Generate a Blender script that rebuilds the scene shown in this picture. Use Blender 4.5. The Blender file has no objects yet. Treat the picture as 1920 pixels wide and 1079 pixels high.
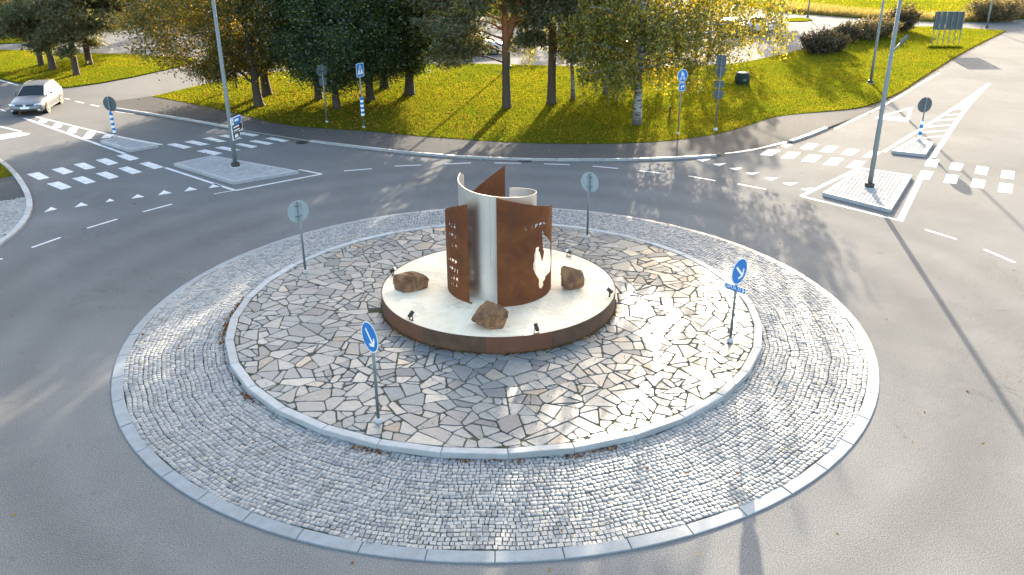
import bpy, bmesh, math, random
import numpy as np
from mathutils import Vector, Matrix
from mathutils.geometry import tessellate_polygon

# ------------------------------------------------------------------ camera, sky, sun, exposure
random.seed(7); RNG = np.random.default_rng(7)
SC = bpy.context.scene
COL = SC.collection
PI = math.pi
S = 0.92                                   # metres per survey unit
FPX, PITCH, ROLL, CAMH = 1610.756, 0.407861, -0.005557, 10.35895
OX, OY = -0.4132, 21.823                   # centre of the roundabout in survey units
cam_d = bpy.data.cameras.new('camera'); cam = bpy.data.objects.new('camera', cam_d); COL.objects.link(cam)
cam_d.sensor_width = 36.0; cam_d.lens = FPX / 1920 * 36.0; cam_d.clip_end = 3000; cam_d.clip_start = 0.1
cam.location = (-OX * S, -OY * S, CAMH * S)
cam.rotation_euler = (Matrix.Rotation(PI / 2 - PITCH, 3, 'X') @ Matrix.Rotation(ROLL, 3, 'Z')).to_euler()
SC.camera = cam

SUN_AZ, SUN_EL = math.radians(11.0), math.radians(14.5)   # azimuth from +Y towards +X
world = bpy.data.worlds.new('World'); SC.world = world; world.use_nodes = True
wn = world.node_tree; bg = wn.nodes['Background']
sky = wn.nodes.new('ShaderNodeTexSky'); sky.sky_type = 'NISHITA'; sky.sun_disc = False
sky.sun_elevation = SUN_EL; sky.sun_rotation = SUN_AZ; sky.air_density = 1.0; sky.dust_density = 3.0; sky.ozone_density = 0.5
wn.links.new(sky.outputs[0], bg.inputs[0]); bg.inputs[1].default_value = 0.15
sun_d = bpy.data.lights.new('sun', 'SUN'); sun = bpy.data.objects.new('sun', sun_d); COL.objects.link(sun)
sun_d.energy = 4.2; sun_d.angle = math.radians(0.5); sun_d.color = (1.0, 0.87, 0.68)
sdir = Vector((math.sin(SUN_AZ) * math.cos(SUN_EL), math.cos(SUN_AZ) * math.cos(SUN_EL), math.sin(SUN_EL)))
sun.rotation_euler = sdir.to_track_quat('Z', 'Y').to_euler()
SC.view_settings.view_transform = 'Standard'; SC.view_settings.look = 'None'
SC.view_settings.exposure = 2.6; SC.view_settings.gamma = 1.0; SC.view_settings.use_curve_mapping = False
SC.render.engine = 'CYCLES'; SC.cycles.use_denoising = True
SC.cycles.max_bounces = 6; SC.cycles.diffuse_bounces = 3; SC.cycles.glossy_bounces = 3; SC.cycles.transmission_bounces = 3; SC.cycles.sample_clamp_indirect = 6.0

# ------------------------------------------------------------------ survey helpers
_c, _s, _cr, _sr = math.cos(PITCH), math.sin(PITCH), math.cos(ROLL), math.sin(ROLL)
def G(px, py, z=0.0):
    """Ground point (metres) that was surveyed at photo pixel px,py, on the level z."""
    qx, qy = px - 960, py - 539.5
    u = (_cr * qx + _sr * qy) / FPX; w = (-_sr * qx + _cr * qy) / FPX
    dz = -_s - w * _c; t = (z / S - CAMH) / dz
    return Vector(((u * t - OX) * S, ((_c - w * _s) * t - OY) * S, z))
def proj(P):
    P = np.asarray(P, float).reshape(-1, 3) / S
    x = P[:, 0] + OX; y = P[:, 1] + OY; z = P[:, 2] - CAMH
    d = y * _c - z * _s; v = -(y * _s + z * _c); d = np.where(d < 0.1, 0.1, d)
    u = FPX * x / d; w = FPX * v / d
    return np.stack([960 + _cr * u - _sr * w, 539.5 + _sr * u + _cr * w, d], 1)
def up(base, ypx):
    """Height above z=0 of the point above 'base' seen at photo row ypx."""
    lo, hi = -1.0, 40.0
    for _ in range(50):
        m = (lo + hi) / 2
        if proj((base[0], base[1], m))[0, 1] > ypx: lo = m
        else: hi = m
    return lo

# ------------------------------------------------------------------ mesh helpers
def setp(o, label=None, cat=None, group=None, kind=None):
    if label: o['label'] = label
    if cat: o['category'] = cat
    if group: o['group'] = group
    if kind: o['kind'] = kind
    return o
def link(name, me, mat=None, parent=None, smooth=False):
    o = bpy.data.objects.new(name, me); COL.objects.link(o)
    if mat is not None and len(me.materials) == 0: me.materials.append(mat)
    if parent is not None: o.parent = parent
    if smooth and hasattr(me, 'polygons'):
        me.polygons.foreach_set('use_smooth', [True] * len(me.polygons))
    return o
def empty(name, loc=(0, 0, 0), rz=0.0, **k):
    o = bpy.data.objects.new(name, None); COL.objects.link(o); o.location = loc; o.rotation_euler = (0, 0, rz)
    o.empty_display_size = 0.1
    return setp(o, **k)
class MB:
    def __init__(self): self.v = []; self.f = []; self.mi = []
    def add(self, vs, fs, m=0):
        b = len(self.v); self.v += [tuple(x) for x in vs]
        self.f += [tuple(i + b for i in f) for f in fs]; self.mi += [m] * len(fs); return self
    def box(self, c, s, rz=0.0, m=0, M=None):
        x, y, z = s[0] / 2, s[1] / 2, s[2] / 2
        vs = [Vector((a * x, b * y, d * z)) for d in (-1, 1) for a, b in ((-1, -1), (1, -1), (1, 1), (-1, 1))]
        R = M if M is not None else Matrix.Rotation(rz, 3, 'Z')
        return self.add([R @ v + Vector(c) for v in vs], [(3, 2, 1, 0), (4, 5, 6, 7), (0, 1, 5, 4), (1, 2, 6, 5), (2, 3, 7, 6), (3, 0, 4, 7)], m)
    def tube(self, pts, rads, n=10, m=0, cap=True):
        pts = [Vector(p) for p in pts]; vs = []; k = len(pts)
        for i, p in enumerate(pts):
            d = (pts[min(i + 1, k - 1)] - pts[max(i - 1, 0)]).normalized()
            a = d.orthogonal().normalized() if abs(d.z) < 0.95 else (Vector((1, 0, 0)) - d * d.x).normalized()
            b = d.cross(a)
            r = rads[i] if hasattr(rads, '__len__') else rads
            for j in range(n):
                t = 2 * PI * j / n; vs.append(p + (a * math.cos(t) + b * math.sin(t)) * r)
        fs = [(i * n + j, i * n + (j + 1) % n, (i + 1) * n + (j + 1) % n, (i + 1) * n + j) for i in range(k - 1) for j in range(n)]
        if cap: fs += [tuple(range(n - 1, -1, -1)), tuple((k - 1) * n + j for j in range(n))]
        return self.add(vs, fs, m)
    def prism(self, outl, z0, z1, m=0, bevel=0.0, bottom=False):
        """Upright prism over a 2D outline (counter-clockwise); z1 may be a function of (x, y)."""
        n = len(outl); zt = z1 if callable(z1) else (lambda x, y: z1)
        if bevel <= 0:
            vs = [(x, y, z0) for x, y in outl] + [(x, y, zt(x, y)) for x, y in outl]
            fs = [(i, (i + 1) % n, n + (i + 1) % n, n + i) for i in range(n)] + [tuple(range(n, 2 * n))]
        else:
            ins = inset(outl, bevel)
            vs = [(x, y, z0) for x, y in outl] + [(x, y, zt(x, y) - bevel) for x, y in outl] + [(x, y, zt(x, y)) for x, y in ins]
            fs = [(r * n + i, r * n + (i + 1) % n, (r + 1) * n + (i + 1) % n, (r + 1) * n + i) for r in (0, 1) for i in range(n)] + [tuple(range(2 * n, 3 * n))]
        if bottom: fs.append(tuple(range(n - 1, -1, -1)))
        return self.add(vs, fs, m)
    def mesh(self, name):
        me = bpy.data.meshes.new(name); me.from_pydata(self.v, [], self.f); me.update()
        if any(self.mi): me.polygons.foreach_set('material_index', self.mi)
        return me
    def build(self, name, mat, parent=None, smooth=False):
        me = self.mesh(name)
        for mm in (mat if isinstance(mat, (list, tuple)) else [mat]): me.materials.append(mm)
        return link(name, me, None, parent, smooth)
def inset(o, d):
    n = len(o); r = []
    for i in range(n):
        p0, p1, p2 = Vector(o[i - 1]).to_2d(), Vector(o[i]).to_2d(), Vector(o[(i + 1) % n]).to_2d()
        a = (p1 - p0); b = (p2 - p1)
        if a.length < 1e-6 or b.length < 1e-6: r.append((p1.x, p1.y)); continue
        a.normalize(); b.normalize()
        na, nb = Vector((-a.y, a.x)), Vector((-b.y, b.x)); k = na + nb
        if k.length < 1e-4: k = na
        k.normalize(); q = p1 + k * (d / max(0.45, k.dot(na))); r.append((q.x, q.y))
    return r
def ccw(o):
    a = sum(o[i - 1][0] * o[i][1] - o[i][0] * o[i - 1][1] for i in range(len(o)))
    return list(o) if a > 0 else list(o)[::-1]
def sheet(name, pts3, mat, parent=None, skirt=0.0):
    """Flat (or gently sloped) surface over a possibly concave outline, with an edge going down by skirt."""
    p = ccw([(q[0], q[1], q[2]) for q in pts3])
    tri = tessellate_polygon([[Vector((a, b, 0)) for a, b, _ in p]])
    fs = []
    for t in tri:
        a, b, c = (Vector(p[i][:2]) for i in t)
        fs.append(tuple(t) if (b - a).cross(c - a) > 0 else tuple(t)[::-1])
    m = MB(); m.add(p, fs)
    if skirt > 0:
        n = len(p); m.add(p + [(a, b, c - skirt) for a, b, c in p], [(i, n + i, n + (i + 1) % n, (i + 1) % n) for i in range(n)])
    return m.build(name, mat, parent)
def resample(pts, n):
    P = np.array([tuple(q) for q in pts], float); L = np.r_[0, np.cumsum(np.linalg.norm(np.diff(P, axis=0), axis=1))]
    t = np.linspace(0, L[-1], n); return np.stack([np.interp(t, L, P[:, k]) for k in range(P.shape[1])], 1)
def smoothline(pts, it=2):
    P = [np.array(tuple(q), float) for q in pts]
    for _ in range(it):
        Q = [P[0]]
        for a, b in zip(P[:-1], P[1:]): Q += [a * .75 + b * .25, a * .25 + b * .75]
        Q.append(P[-1]); P = Q
    return P
def inside(poly, X, Y):
    poly = np.array([(q[0], q[1]) for q in poly]); r = np.zeros(len(X), bool); j = len(poly) - 1
    for i in range(len(poly)):
        xi, yi = poly[i]; xj, yj = poly[j]
        c = ((yi > Y) != (yj > Y)) & (X < (xj - xi) * (Y - yi) / (yj - yi + 1e-12) + xi); r ^= c; j = i
    return r
def bulk(name, V, k, mat, parent=None, smooth=False):
    """Mesh of N separate k-gons from an array (N, k, 3)."""
    N = len(V); me = bpy.data.meshes.new(name); me.vertices.add(N * k); me.vertices.foreach_set('co', V.astype(np.float32).ravel())
    me.loops.add(N * k); me.loops.foreach_set('vertex_index', np.arange(N * k, dtype=np.int32))
    me.polygons.add(N); me.polygons.foreach_set('loop_start', np.arange(0, N * k, k, dtype=np.int32))
    try: me.polygons.foreach_set('loop_total', np.full(N, k, dtype=np.int32))
    except Exception: pass
    me.update(calc_edges=True); me.validate()
    return link(name, me, mat, parent, smooth)
def bulk_solid(name, verts, tmpl_faces, N, nv, mat, parent=None):
    """N copies of one topology: verts (N, nv, 3)."""
    F = np.array(tmpl_faces, dtype=np.int32); q = F.shape[1]
    idx = (np.arange(N, dtype=np.int32)[:, None, None] * nv + F[None]).reshape(-1)
    me = bpy.data.meshes.new(name); me.vertices.add(N * nv); me.vertices.foreach_set('co', verts.astype(np.float32).ravel())
    nf = N * len(F); me.loops.add(nf * q); me.loops.foreach_set('vertex_index', idx)
    me.polygons.add(nf); me.polygons.foreach_set('loop_start', np.arange(0, nf * q, q, dtype=np.int32))
    try: me.polygons.foreach_set('loop_total', np.full(nf, q, dtype=np.int32))
    except Exception: pass
    me.update(calc_edges=True); me.validate()
    return link(name, me, mat, parent)
def copy_tree(o, parent=None):
    c = o.copy(); COL.objects.link(c); c.parent = parent
    for ch in list(o.children): copy_tree(ch, c)
    return c

# ------------------------------------------------------------------ materials
class NT:
    def __init__(self, name):
        self.mat = bpy.data.materials.new(name); self.mat.use_nodes = True; self.t = self.mat.node_tree
        self.b = self.t.nodes['Principled BSDF']; self.out = self.t.nodes['Material Output']
    def n(self, typ, **kw):
        o = self.t.nodes.new('ShaderNode' + typ)
        for k, v in kw.items():
            if hasattr(o, k) and k not in o.inputs: setattr(o, k, v)
            else: self.set(o.inputs[k], v)
        return o
    def set(self, sock, v):
        if isinstance(v, bpy.types.NodeSocket): self.t.links.new(v, sock)
        else: sock.default_value = v
    def coord(self, kind='Object', scale=None):
        c = self.n('TexCoord').outputs[kind]
        if scale is None: return c
        m = self.n('Mapping'); self.set(m.inputs['Vector'], c); m.inputs['Scale'].default_value = scale; return m.outputs[0]
    def noise(self, scale, detail=4, rough=0.55, vec=None, dist=0.0):
        o = self.n('TexNoise'); o.inputs['Scale'].default_value = scale; o.inputs['Detail'].default_value = detail
        o.inputs['Roughness'].default_value = rough; o.inputs['Distortion'].default_value = dist
        self.set(o.inputs['Vector'], vec if vec is not None else self.coord()); return o.outputs['Fac']
    def ramp(self, fac, stops, interp='LINEAR'):
        o = self.n('ValToRGB'); o.color_ramp.interpolation = interp; self.set(o.inputs[0], fac); e = o.color_ramp.elements
        while len(e) < len(stops): e.new(0.5)
        for i, (p, c) in enumerate(stops):
            e[i].position = p; e[i].color = (*c, 1) if not isinstance(c, (int, float)) else (c, c, c, 1)
        return o.outputs[0]
    def mix(self, fac, a, b, mode='MIX'):
        o = self.n('Mix', data_type='RGBA', blend_type=mode)
        for i, v in ((0, fac), (6, a), (7, b)):
            if isinstance(v, (tuple, list)) and len(v) == 3: v = (*v, 1)
            self.set(o.inputs[i], v)
        return o.outputs[2]
    def math(self, op, a, b=0.0, clamp=False):
        o = self.n('Math', operation=op); o.use_clamp = clamp; self.set(o.inputs[0], a); self.set(o.inputs[1], b); return o.outputs[0]
    def bump(self, h, strength, dist=0.01):
        o = self.n('Bump'); o.inputs['Strength'].default_value = strength; o.inputs['Distance'].default_value = dist
        self.set(o.inputs['Height'], h); self.set(self.b.inputs['Normal'], o.outputs[0]); return o
    def rand(self):
        g = self.n('NewGeometry').outputs['Random Per Island']; o = self.n('ObjectInfo').outputs['Random']
        return self.math('FRACT', self.math('ADD', g, o))
    def fin(self, color=None, rough=None, metal=None, spec=None):
        b = self.b.inputs
        if color is not None: self.set(b['Base Color'], (*color, 1) if isinstance(color, tuple) else color)
        if rough is not None: self.set(b['Roughness'], rough)
        if metal is not None: self.set(b['Metallic'], metal)
        if spec is not None: self.set(b['Specular IOR Level'], spec)
        return self.mat
def plain(name, color, rough=0.5, metal=0.0, var=0.12, scale=6.0, spec=0.5):
    t = NT(name); n = t.noise(scale, 5)
    c = t.mix(n, tuple(x * (1 - var) for x in color), tuple(min(1, x * (1 + var)) for x in color))
    return t.fin(c, t.math('ADD', t.math('MULTIPLY', n, 0.14), rough - 0.07), metal, spec)

def m_asphalt(name, dark, light, wear=True):
    t = NT(name); co = t.coord()
    fine = t.noise(42, 4, 0.85, co); mid = t.noise(7, 5, 0.6, co); big = t.noise(0.16, 5, 0.6, co, 0.6)
    c = t.ramp(fine, [(0.37, tuple(x * 0.75 for x in dark)), (0.5, tuple((a + b) / 2 for a, b in zip(dark, light))), (0.63, tuple(x * 1.2 for x in light))])
    c = t.mix(t.math('MULTIPLY', mid, 0.35), c, tuple(x * 1.1 for x in dark))
    c = t.mix(t.ramp(big, [(0.38, 0.0), (0.70, 0.36)]), c, tuple(x * 0.75 for x in dark))
    v = t.n('TexVoronoi'); v.inputs['Scale'].default_value = 16; t.set(v.inputs['Vector'], co)
    sp = t.ramp(v.outputs['Distance'], [(0.0, 1.0), (0.10, 0.0)])
    keep = t.ramp(t.n('SeparateColor', Color=v.outputs['Color']).outputs[0], [(0.80, 0.0), (0.86, 1.0)])
    c = t.mix(t.math('MULTIPLY', sp, keep), c, (0.26, 0.25, 0.235))
    rough = 0.92
    if wear:                                   # wheel tracks round the circle: rings of polished, darker stone
        r = t.n('VectorMath', operation='LENGTH'); t.set(r.inputs[0], co)
        rr = t.math('ADD', r.outputs['Value'], t.math('MULTIPLY', t.noise(0.3, 2, 0.5, co), 0.8))
        wv = t.math('SINE', t.math('MULTIPLY', rr, 3.4))
        lim = t.ramp(t.math('DIVIDE', r.outputs['Value'], 20.0), [(0.47, 0.0), (0.52, 1.0), (0.72, 1.0), (0.82, 0.0)])
        wv = t.math('MULTIPLY', t.math('MULTIPLY', t.math('ADD', wv, 1.0), 0.5), lim)
        c = t.mix(t.math('MULTIPLY', wv, 0.15), c, (0.028, 0.028, 0.03))
    if wear:
        n1 = t.noise(0.42, 7, 0.72, co, 0.4); hair = t.ramp(t.math('ABSOLUTE', t.math('SUBTRACT', n1, 0.5)), [(0.0, 1.0), (0.0028, 0.0)])
        msk = t.ramp(t.noise(0.11, 3, 0.5, co), [(0.52, 0.0), (0.60, 0.55)]); c = t.mix(t.math('MULTIPLY', hair, msk), c, (0.03, 0.03, 0.03))
        oil = t.ramp(t.noise(1.4, 4, 0.6, co, 0.8), [(0.66, 0.0), (0.76, 0.38)]); c = t.mix(oil, c, (0.05, 0.048, 0.046))
        pale = t.ramp(t.noise(0.55, 6, 0.65, co, 0.5), [(0.50, 0.0), (0.74, 0.16)]); c = t.mix(pale, c, (0.24, 0.235, 0.225))
    t.bump(fine, 0.5, 0.006)
    return t.fin(c, t.math('ADD', t.math('MULTIPLY', mid, 0.2), rough - 0.1), None, 0.014)
def m_granite(name, base, var=0.10, rough=0.62):
    t = NT(name); co = t.coord('Object'); r = t.rand()
    f = t.noise(55, 3, 0.8, co); g = t.noise(4, 5, 0.6, co)
    c = t.ramp(f, [(0.28, tuple(x * 0.45 for x in base)), (0.45, base), (0.6, base), (0.75, tuple(min(1, x * 1.5) for x in base))])
    c = t.mix(t.ramp(g, [(0.4, 0.0), (0.75, 0.5)]), c, tuple(x * k for x, k in zip(base, (0.66, 0.62, 0.52))))
    hv = t.n('HueSaturation'); t.set(hv.inputs['Color'], c); t.set(hv.inputs['Value'], t.math('ADD', t.math('MULTIPLY', r, var * 2), 1 - var))
    t.bump(f, 0.25, 0.004)
    return t.fin(hv.outputs[0], rough, None, 0.25)
def m_pieces(name, stops, rough=(0.35, 0.6), fine=18, bstr=0.35, stain=(0.10, 0.07, 0.04), spec=0.5, patch=0.35):
    t = NT(name); co = t.coord(); r = t.rand()
    c = t.ramp(r, stops)
    g = t.noise(fine, 6, 0.65, co); h = t.noise(1.1, 5, 0.6, co); k = t.noise(95, 2, 0.7, co)
    c = t.mix(t.ramp(g, [(0.3, 0.55), (0.62, 0.0)]), c, (0.0, 0.0, 0.0), 'MIX') if False else t.mix(t.ramp(g, [(0.30, 0.42), (0.60, 0.0)]), c, (0.055, 0.055, 0.055))
    c = t.mix(t.ramp(h, [(0.55, 0.0), (0.78, patch)]), c, stain)
    c = t.mix(t.ramp(k, [(0.62, 0.0), (0.78, 0.35)]), c, (0.5, 0.48, 0.45))
    t.bump(g, bstr, 0.012)
    return t.fin(c, t.math('ADD', t.math('MULTIPLY', t.math('FRACT', t.math('MULTIPLY', r, 7.31)), rough[1] - rough[0]), rough[0]), None, spec)
def m_leaf(name, stops, trans=0.5, tint=(1.25, 1.15, 0.5), gloss=0.05, patch=None):
    t = NT(name); r = t.n('NewGeometry').outputs['Random Per Island']
    c = t.ramp(r, stops)
    if patch: c = t.mix(t.ramp(t.noise(0.22, 5, 0.65, t.coord()), [(0.40, 0.62), (0.60, 0.0)]), c, patch); c = t.mix(t.ramp(t.noise(0.9, 6, 0.7, t.coord()), [(0.54, 0.0), (0.72, 0.6)]), c, (0.21, 0.15, 0.05))
    d = t.n('BsdfDiffuse'); t.set(d.inputs['Color'], c)
    tr = t.n('BsdfTranslucent'); t.set(tr.inputs['Color'], t.mix(1.0, c, tint, 'MULTIPLY'))
    gl = t.n('BsdfGlossy'); gl.inputs['Roughness'].default_value = 0.45; gl.inputs['Color'].default_value = (0.8, 0.8, 0.8, 1)
    m1 = t.n('MixShader'); m1.inputs[0].default_value = trans; t.set(m1.inputs[1], d.outputs[0]); t.set(m1.inputs[2], tr.outputs[0])
    m2 = t.n('MixShader'); m2.inputs[0].default_value = gloss; t.set(m2.inputs[1], m1.outputs[0]); t.set(m2.inputs[2], gl.outputs[0])
    t.t.links.new(m2.outputs[0], t.out.inputs['Surface']); t.t.nodes.remove(t.b)
    return t.mat
def m_bark(name, low, high=None, z0=2.0, z1=5.0, bands=False):
    t = NT(name); co = t.coord('Object', (1, 1, 0.25)); n = t.noise(14, 6, 0.65, co, 0.5)
    c = t.mix(n, tuple(x * 0.45 for x in low), tuple(x * 1.3 for x in low))
    if high is not None:
        z = t.n('SeparateXYZ'); t.set(z.inputs[0], t.coord()); k = t.n('MapRange'); t.set(k.inputs[0], z.outputs[2]); k.inputs[1].default_value = z0; k.inputs[2].default_value = z1
        hi = t.mix(n, tuple(x * 0.6 for x in high), tuple(x * 1.2 for x in high))
        if bands:
            b = t.noise(3.2, 5, 0.7, t.coord('Object', (0.8, 0.8, 3.2)))
            hi = t.mix(t.ramp(b, [(0.46, 0.0), (0.56, 0.9)]), hi, (0.035, 0.03, 0.028))
        c = t.mix(k.outputs[0], c, hi)
    t.bump(n, 0.7, 0.03)
    return t.fin(c, 0.85, None, 0.2)
def m_corten(name):
    t = NT(name); co = t.coord('Object'); a = t.noise(1.8, 9, 0.7, co, 0.3); b = t.noise(1.3, 5, 0.6, t.coord('Object', (3, 3, 0.5)), 0.3); f = t.noise(60, 3, 0.7, co)
    c = t.ramp(a, [(0.25, (0.070, 0.028, 0.016)), (0.45, (0.118, 0.043, 0.019)), (0.60, (0.152, 0.055, 0.021)), (0.80, (0.21, 0.078, 0.026))])
    c = t.mix(t.ramp(b, [(0.45, 0.0), (0.75, 0.6)]), c, (0.10, 0.045, 0.03))
    c = t.mix(t.ramp(f, [(0.6, 0.0), (0.8, 0.4)]), c, (0.36, 0.15, 0.05))
    t.bump(f, 0.2, 0.003)
    return t.fin(c, 0.8, None, 0.1)
def m_steel(name):
    t = NT(name); a = t.noise(40, 4, 0.6, t.coord('Object', (6, 6, 0.15))); b = t.noise(1.2, 4)
    c = t.mix(b, (0.72, 0.72, 0.71), (0.82, 0.81, 0.795))
    t.bump(a, 0.015, 0.001)
    return t.fin(c, t.math('ADD', t.math('MULTIPLY', b, 0.08), 0.36), 1.0)
def m_ground(name, stops, scale=0.5, fine=30, bump=0.5):
    t = NT(name); co = t.coord(); a = t.noise(scale, 7, 0.65, co, 0.3); f = t.noise(fine, 4, 0.7, co)
    c = t.ramp(a, stops); c = t.mix(t.ramp(f, [(0.3, 0.6), (0.65, 0.0)]), c, tuple(x * 0.3 for x in stops[0][1]))
    t.bump(f, bump, 0.03)
    return t.fin(c, 0.95, None, 0.0)
def m_paint(name):
    t = NT(name); co = t.coord(); f = t.noise(30, 5, 0.75, co); g = t.noise(2.2, 5, 0.7, co)
    c = t.ramp(f, [(0.25, (0.36, 0.355, 0.345)), (0.5, (0.60, 0.59, 0.57)), (0.7, (0.66, 0.65, 0.63))])
    c = t.mix(t.ramp(g, [(0.50, 0.0), (0.72, 0.6)]), c, (0.20, 0.195, 0.19)); w = t.noise(16, 6, 0.8, co); c = t.mix(t.ramp(w, [(0.56, 0.0), (0.66, 0.65)]), c, (0.15, 0.147, 0.143))
    t.bump(f, 0.3, 0.004)
    return t.fin(c, 0.75, None, 0.15)

M = {}
M['asphalt'] = m_asphalt('asphalt', (0.090, 0.090, 0.089), (0.226, 0.222, 0.216))
M['path'] = m_asphalt('path_asphalt', (0.050, 0.049, 0.051), (0.140, 0.137, 0.134), wear=False)
M['paint'] = m_paint('road_paint')
M['soil'] = m_ground('lawn_soil', [(0.3, (0.05, 0.06, 0.006)), (0.5, (0.08, 0.085, 0.008)), (0.7, (0.11, 0.10, 0.012))], 0.35)
M['terrain'] = m_ground('terrain_grass', [(0.3, (0.08, 0.09, 0.008)), (0.5, (0.12, 0.12, 0.012)), (0.7, (0.16, 0.14, 0.022))], 0.2, 12)
M['grass'] = m_leaf('grass_blades', [(0.0, (0.075, 0.108, 0.012)), (0.45, (0.125, 0.150, 0.014)), (0.8, (0.19, 0.180, 0.018)), (1.0, (0.26, 0.20, 0.035))], 0.6, (1.2, 1.1, 0.45), 0.0, (0.072, 0.115, 0.012))
M['drygrass'] = m_leaf('tall_grass', [(0.0, (0.14, 0.13, 0.03)), (0.5, (0.26, 0.22, 0.06)), (1.0, (0.36, 0.28, 0.12))], 0.5, (1.1, 1.0, 0.7))
M['fallen'] = m_leaf('fallen_leaves', [(0.0, (0.26, 0.16, 0.02)), (0.4, (0.34, 0.22, 0.035)), (0.75, (0.24, 0.09, 0.025)), (1.0, (0.13, 0.05, 0.025))], 0.3, (1, 1, 1), 0.0)
M['fallen_brown'] = m_leaf('fallen_leaves_brown', [(0.0, (0.10, 0.035, 0.02)), (0.5, (0.17, 0.06, 0.025)), (0.85, (0.22, 0.10, 0.03)), (1.0, (0.32, 0.20, 0.04))], 0.25, (1, 1, 1), 0.0)
M['kerb'] = m_granite('kerb_granite', (0.32, 0.33, 0.335))
M['kerb_smooth'] = m_granite('kerb_concrete', (0.215, 0.235, 0.25), 0.06, 0.6)
M['cobble'] = m_pieces('cobble_granite', [(0.0, (0.17, 0.175, 0.178)), (0.35, (0.245, 0.25, 0.25)), (0.7, (0.29, 0.292, 0.285)), (1.0, (0.33, 0.315, 0.285))], (0.6, 0.78), 24, 0.18, (0.17, 0.15, 0.10), 0.3)
M['joint'] = m_ground('joint_sand', [(0.3, (0.05, 0.052, 0.042)), (0.55, (0.085, 0.08, 0.065)), (0.75, (0.085, 0.095, 0.025))], 1.5, 60)
M['gravel'] = m_ground('joint_gravel', [(0.3, (0.06, 0.059, 0.048)), (0.5, (0.105, 0.10, 0.08)), (0.72, (0.095, 0.098, 0.025))], 1.2, 45)
M['flag'] = m_pieces('flagstone_slate', [(0.0, (0.070, 0.077, 0.083)), (0.2, (0.117, 0.126, 0.130)), (0.5, (0.160, 0.170, 0.167)), (0.75, (0.202, 0.204, 0.188)), (0.90, (0.172, 0.177, 0.166)), (0.96, (0.24, 0.175, 0.12)), (1.0, (0.28, 0.265, 0.22))], (0.32, 0.58), 7, 0.45, (0.20, 0.14, 0.09), 0.5, 0.3)
M['paver'] = m_pieces('paver_concrete', [(0.0, (0.29, 0.295, 0.30)), (0.5, (0.34, 0.34, 0.335)), (1.0, (0.39, 0.38, 0.365))], (0.9, 1.0), 30, 0.15, (0.16, 0.15, 0.13), 0.0)
M['corten'] = m_corten('corten_steel')
def m_rim():
    t = NT('rim_rust'); co = t.coord(); a = t.noise(2.5, 8, 0.65, co); r = t.rand(); f = t.noise(50, 3, 0.7, co)
    c = t.ramp(a, [(0.3, (0.06, 0.037, 0.027)), (0.55, (0.10, 0.056, 0.035)), (0.75, (0.14, 0.07, 0.039))])
    c = t.mix(t.ramp(r, [(0.74, 0.0), (0.77, 0.5)], 'LINEAR'), c, (0.16, 0.055, 0.028)); t.bump(f, 0.15, 0.003)
    return t.fin(c, 0.7, None, 0.3)
M['rimrust'] = m_rim()
M['steel'] = m_steel('brushed_steel')
def m_cream():
    t = NT('cream_render'); co = t.coord(); a = t.noise(1.6, 6, 0.6, co, 0.5); b = t.noise(14, 5, 0.7, co)
    c = t.mix(t.ramp(a, [(0.42, 0.0), (0.78, 0.7)]), (0.80, 0.68, 0.50), (0.60, 0.46, 0.29))
    # rust washed off the standing sheets, running outwards in streaks
    sx = t.n('SeparateXYZ'); t.set(sx.inputs[0], co); ang = t.math('ARCTAN2', sx.outputs[1], sx.outputs[0]); r = t.n('VectorMath', operation='LENGTH'); fl = t.n('CombineXYZ'); t.set(fl.inputs[0], sx.outputs[0]); t.set(fl.inputs[1], sx.outputs[1]); t.set(r.inputs[0], fl.outputs[0])
    pv_ = t.n('CombineXYZ'); t.set(pv_.inputs[0], t.math('MULTIPLY', ang, 6.0)); t.set(pv_.inputs[1], t.math('MULTIPLY', r.outputs['Value'], 0.6)); st_ = t.noise(2.2, 5, 0.7, pv_.outputs[0])
    near = t.ramp(t.math('DIVIDE', r.outputs['Value'], 3.1), [(0.40, 0.0), (0.45, 1.0), (0.62, 0.35), (0.85, 0.0)])
    c = t.mix(t.math('MULTIPLY', t.ramp(st_, [(0.46, 0.0), (0.74, 0.55)]), near), c, (0.42, 0.23, 0.10))
    c = t.mix(t.ramp(b, [(0.58, 0.0), (0.8, 0.4)]), c, (0.40, 0.35, 0.28)); g = t.noise(0.9, 7, 0.75, co, 1.0)
    c = t.mix(t.ramp(g, [(0.54, 0.0), (0.60, 0.35), (0.66, 0.0)]), c, (0.36, 0.32, 0.26)); t.bump(b, 0.12, 0.004)
    return t.fin(c, 0.7, None, 0.2)
M['cream'] = m_cream()
def m_rock():
    t = NT('rust_rock'); co = t.coord(); a = t.noise(3.5, 8, 0.7, co, 0.6); f = t.noise(28, 5, 0.7, co)
    c = t.ramp(a, [(0.3, (0.06, 0.035, 0.025)), (0.45, (0.15, 0.08, 0.045)), (0.58, (0.25, 0.135, 0.07)), (0.75, (0.38, 0.24, 0.14))])
    c = t.mix(t.ramp(f, [(0.6, 0.0), (0.78, 0.4)]), c, (0.38, 0.30, 0.22)); t.bump(t.noise(9, 8, 0.75, co), 0.8, 0.03)
    return t.fin(c, 0.85, None, 0.15)
M['rock'] = m_rock()
M['galv'] = plain('galvanised_steel', (0.17, 0.195, 0.20), 0.55, 0.4, 0.18, 9)
M['signback'] = plain('sign_back_grey', (0.085, 0.105, 0.112), 0.75, 0.0, 0.10, 4, 0.15)
M['signback_light'] = plain('sign_back_pale', (0.27, 0.32, 0.33), 0.6, 0.0, 0.08, 4, 0.3)
M['blue'] = plain('sign_blue', (0.004, 0.15, 0.44), 0.38, 0, 0.05)
M['white'] = plain('sign_white', (0.78, 0.79, 0.80), 0.42, 0, 0.05)
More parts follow.
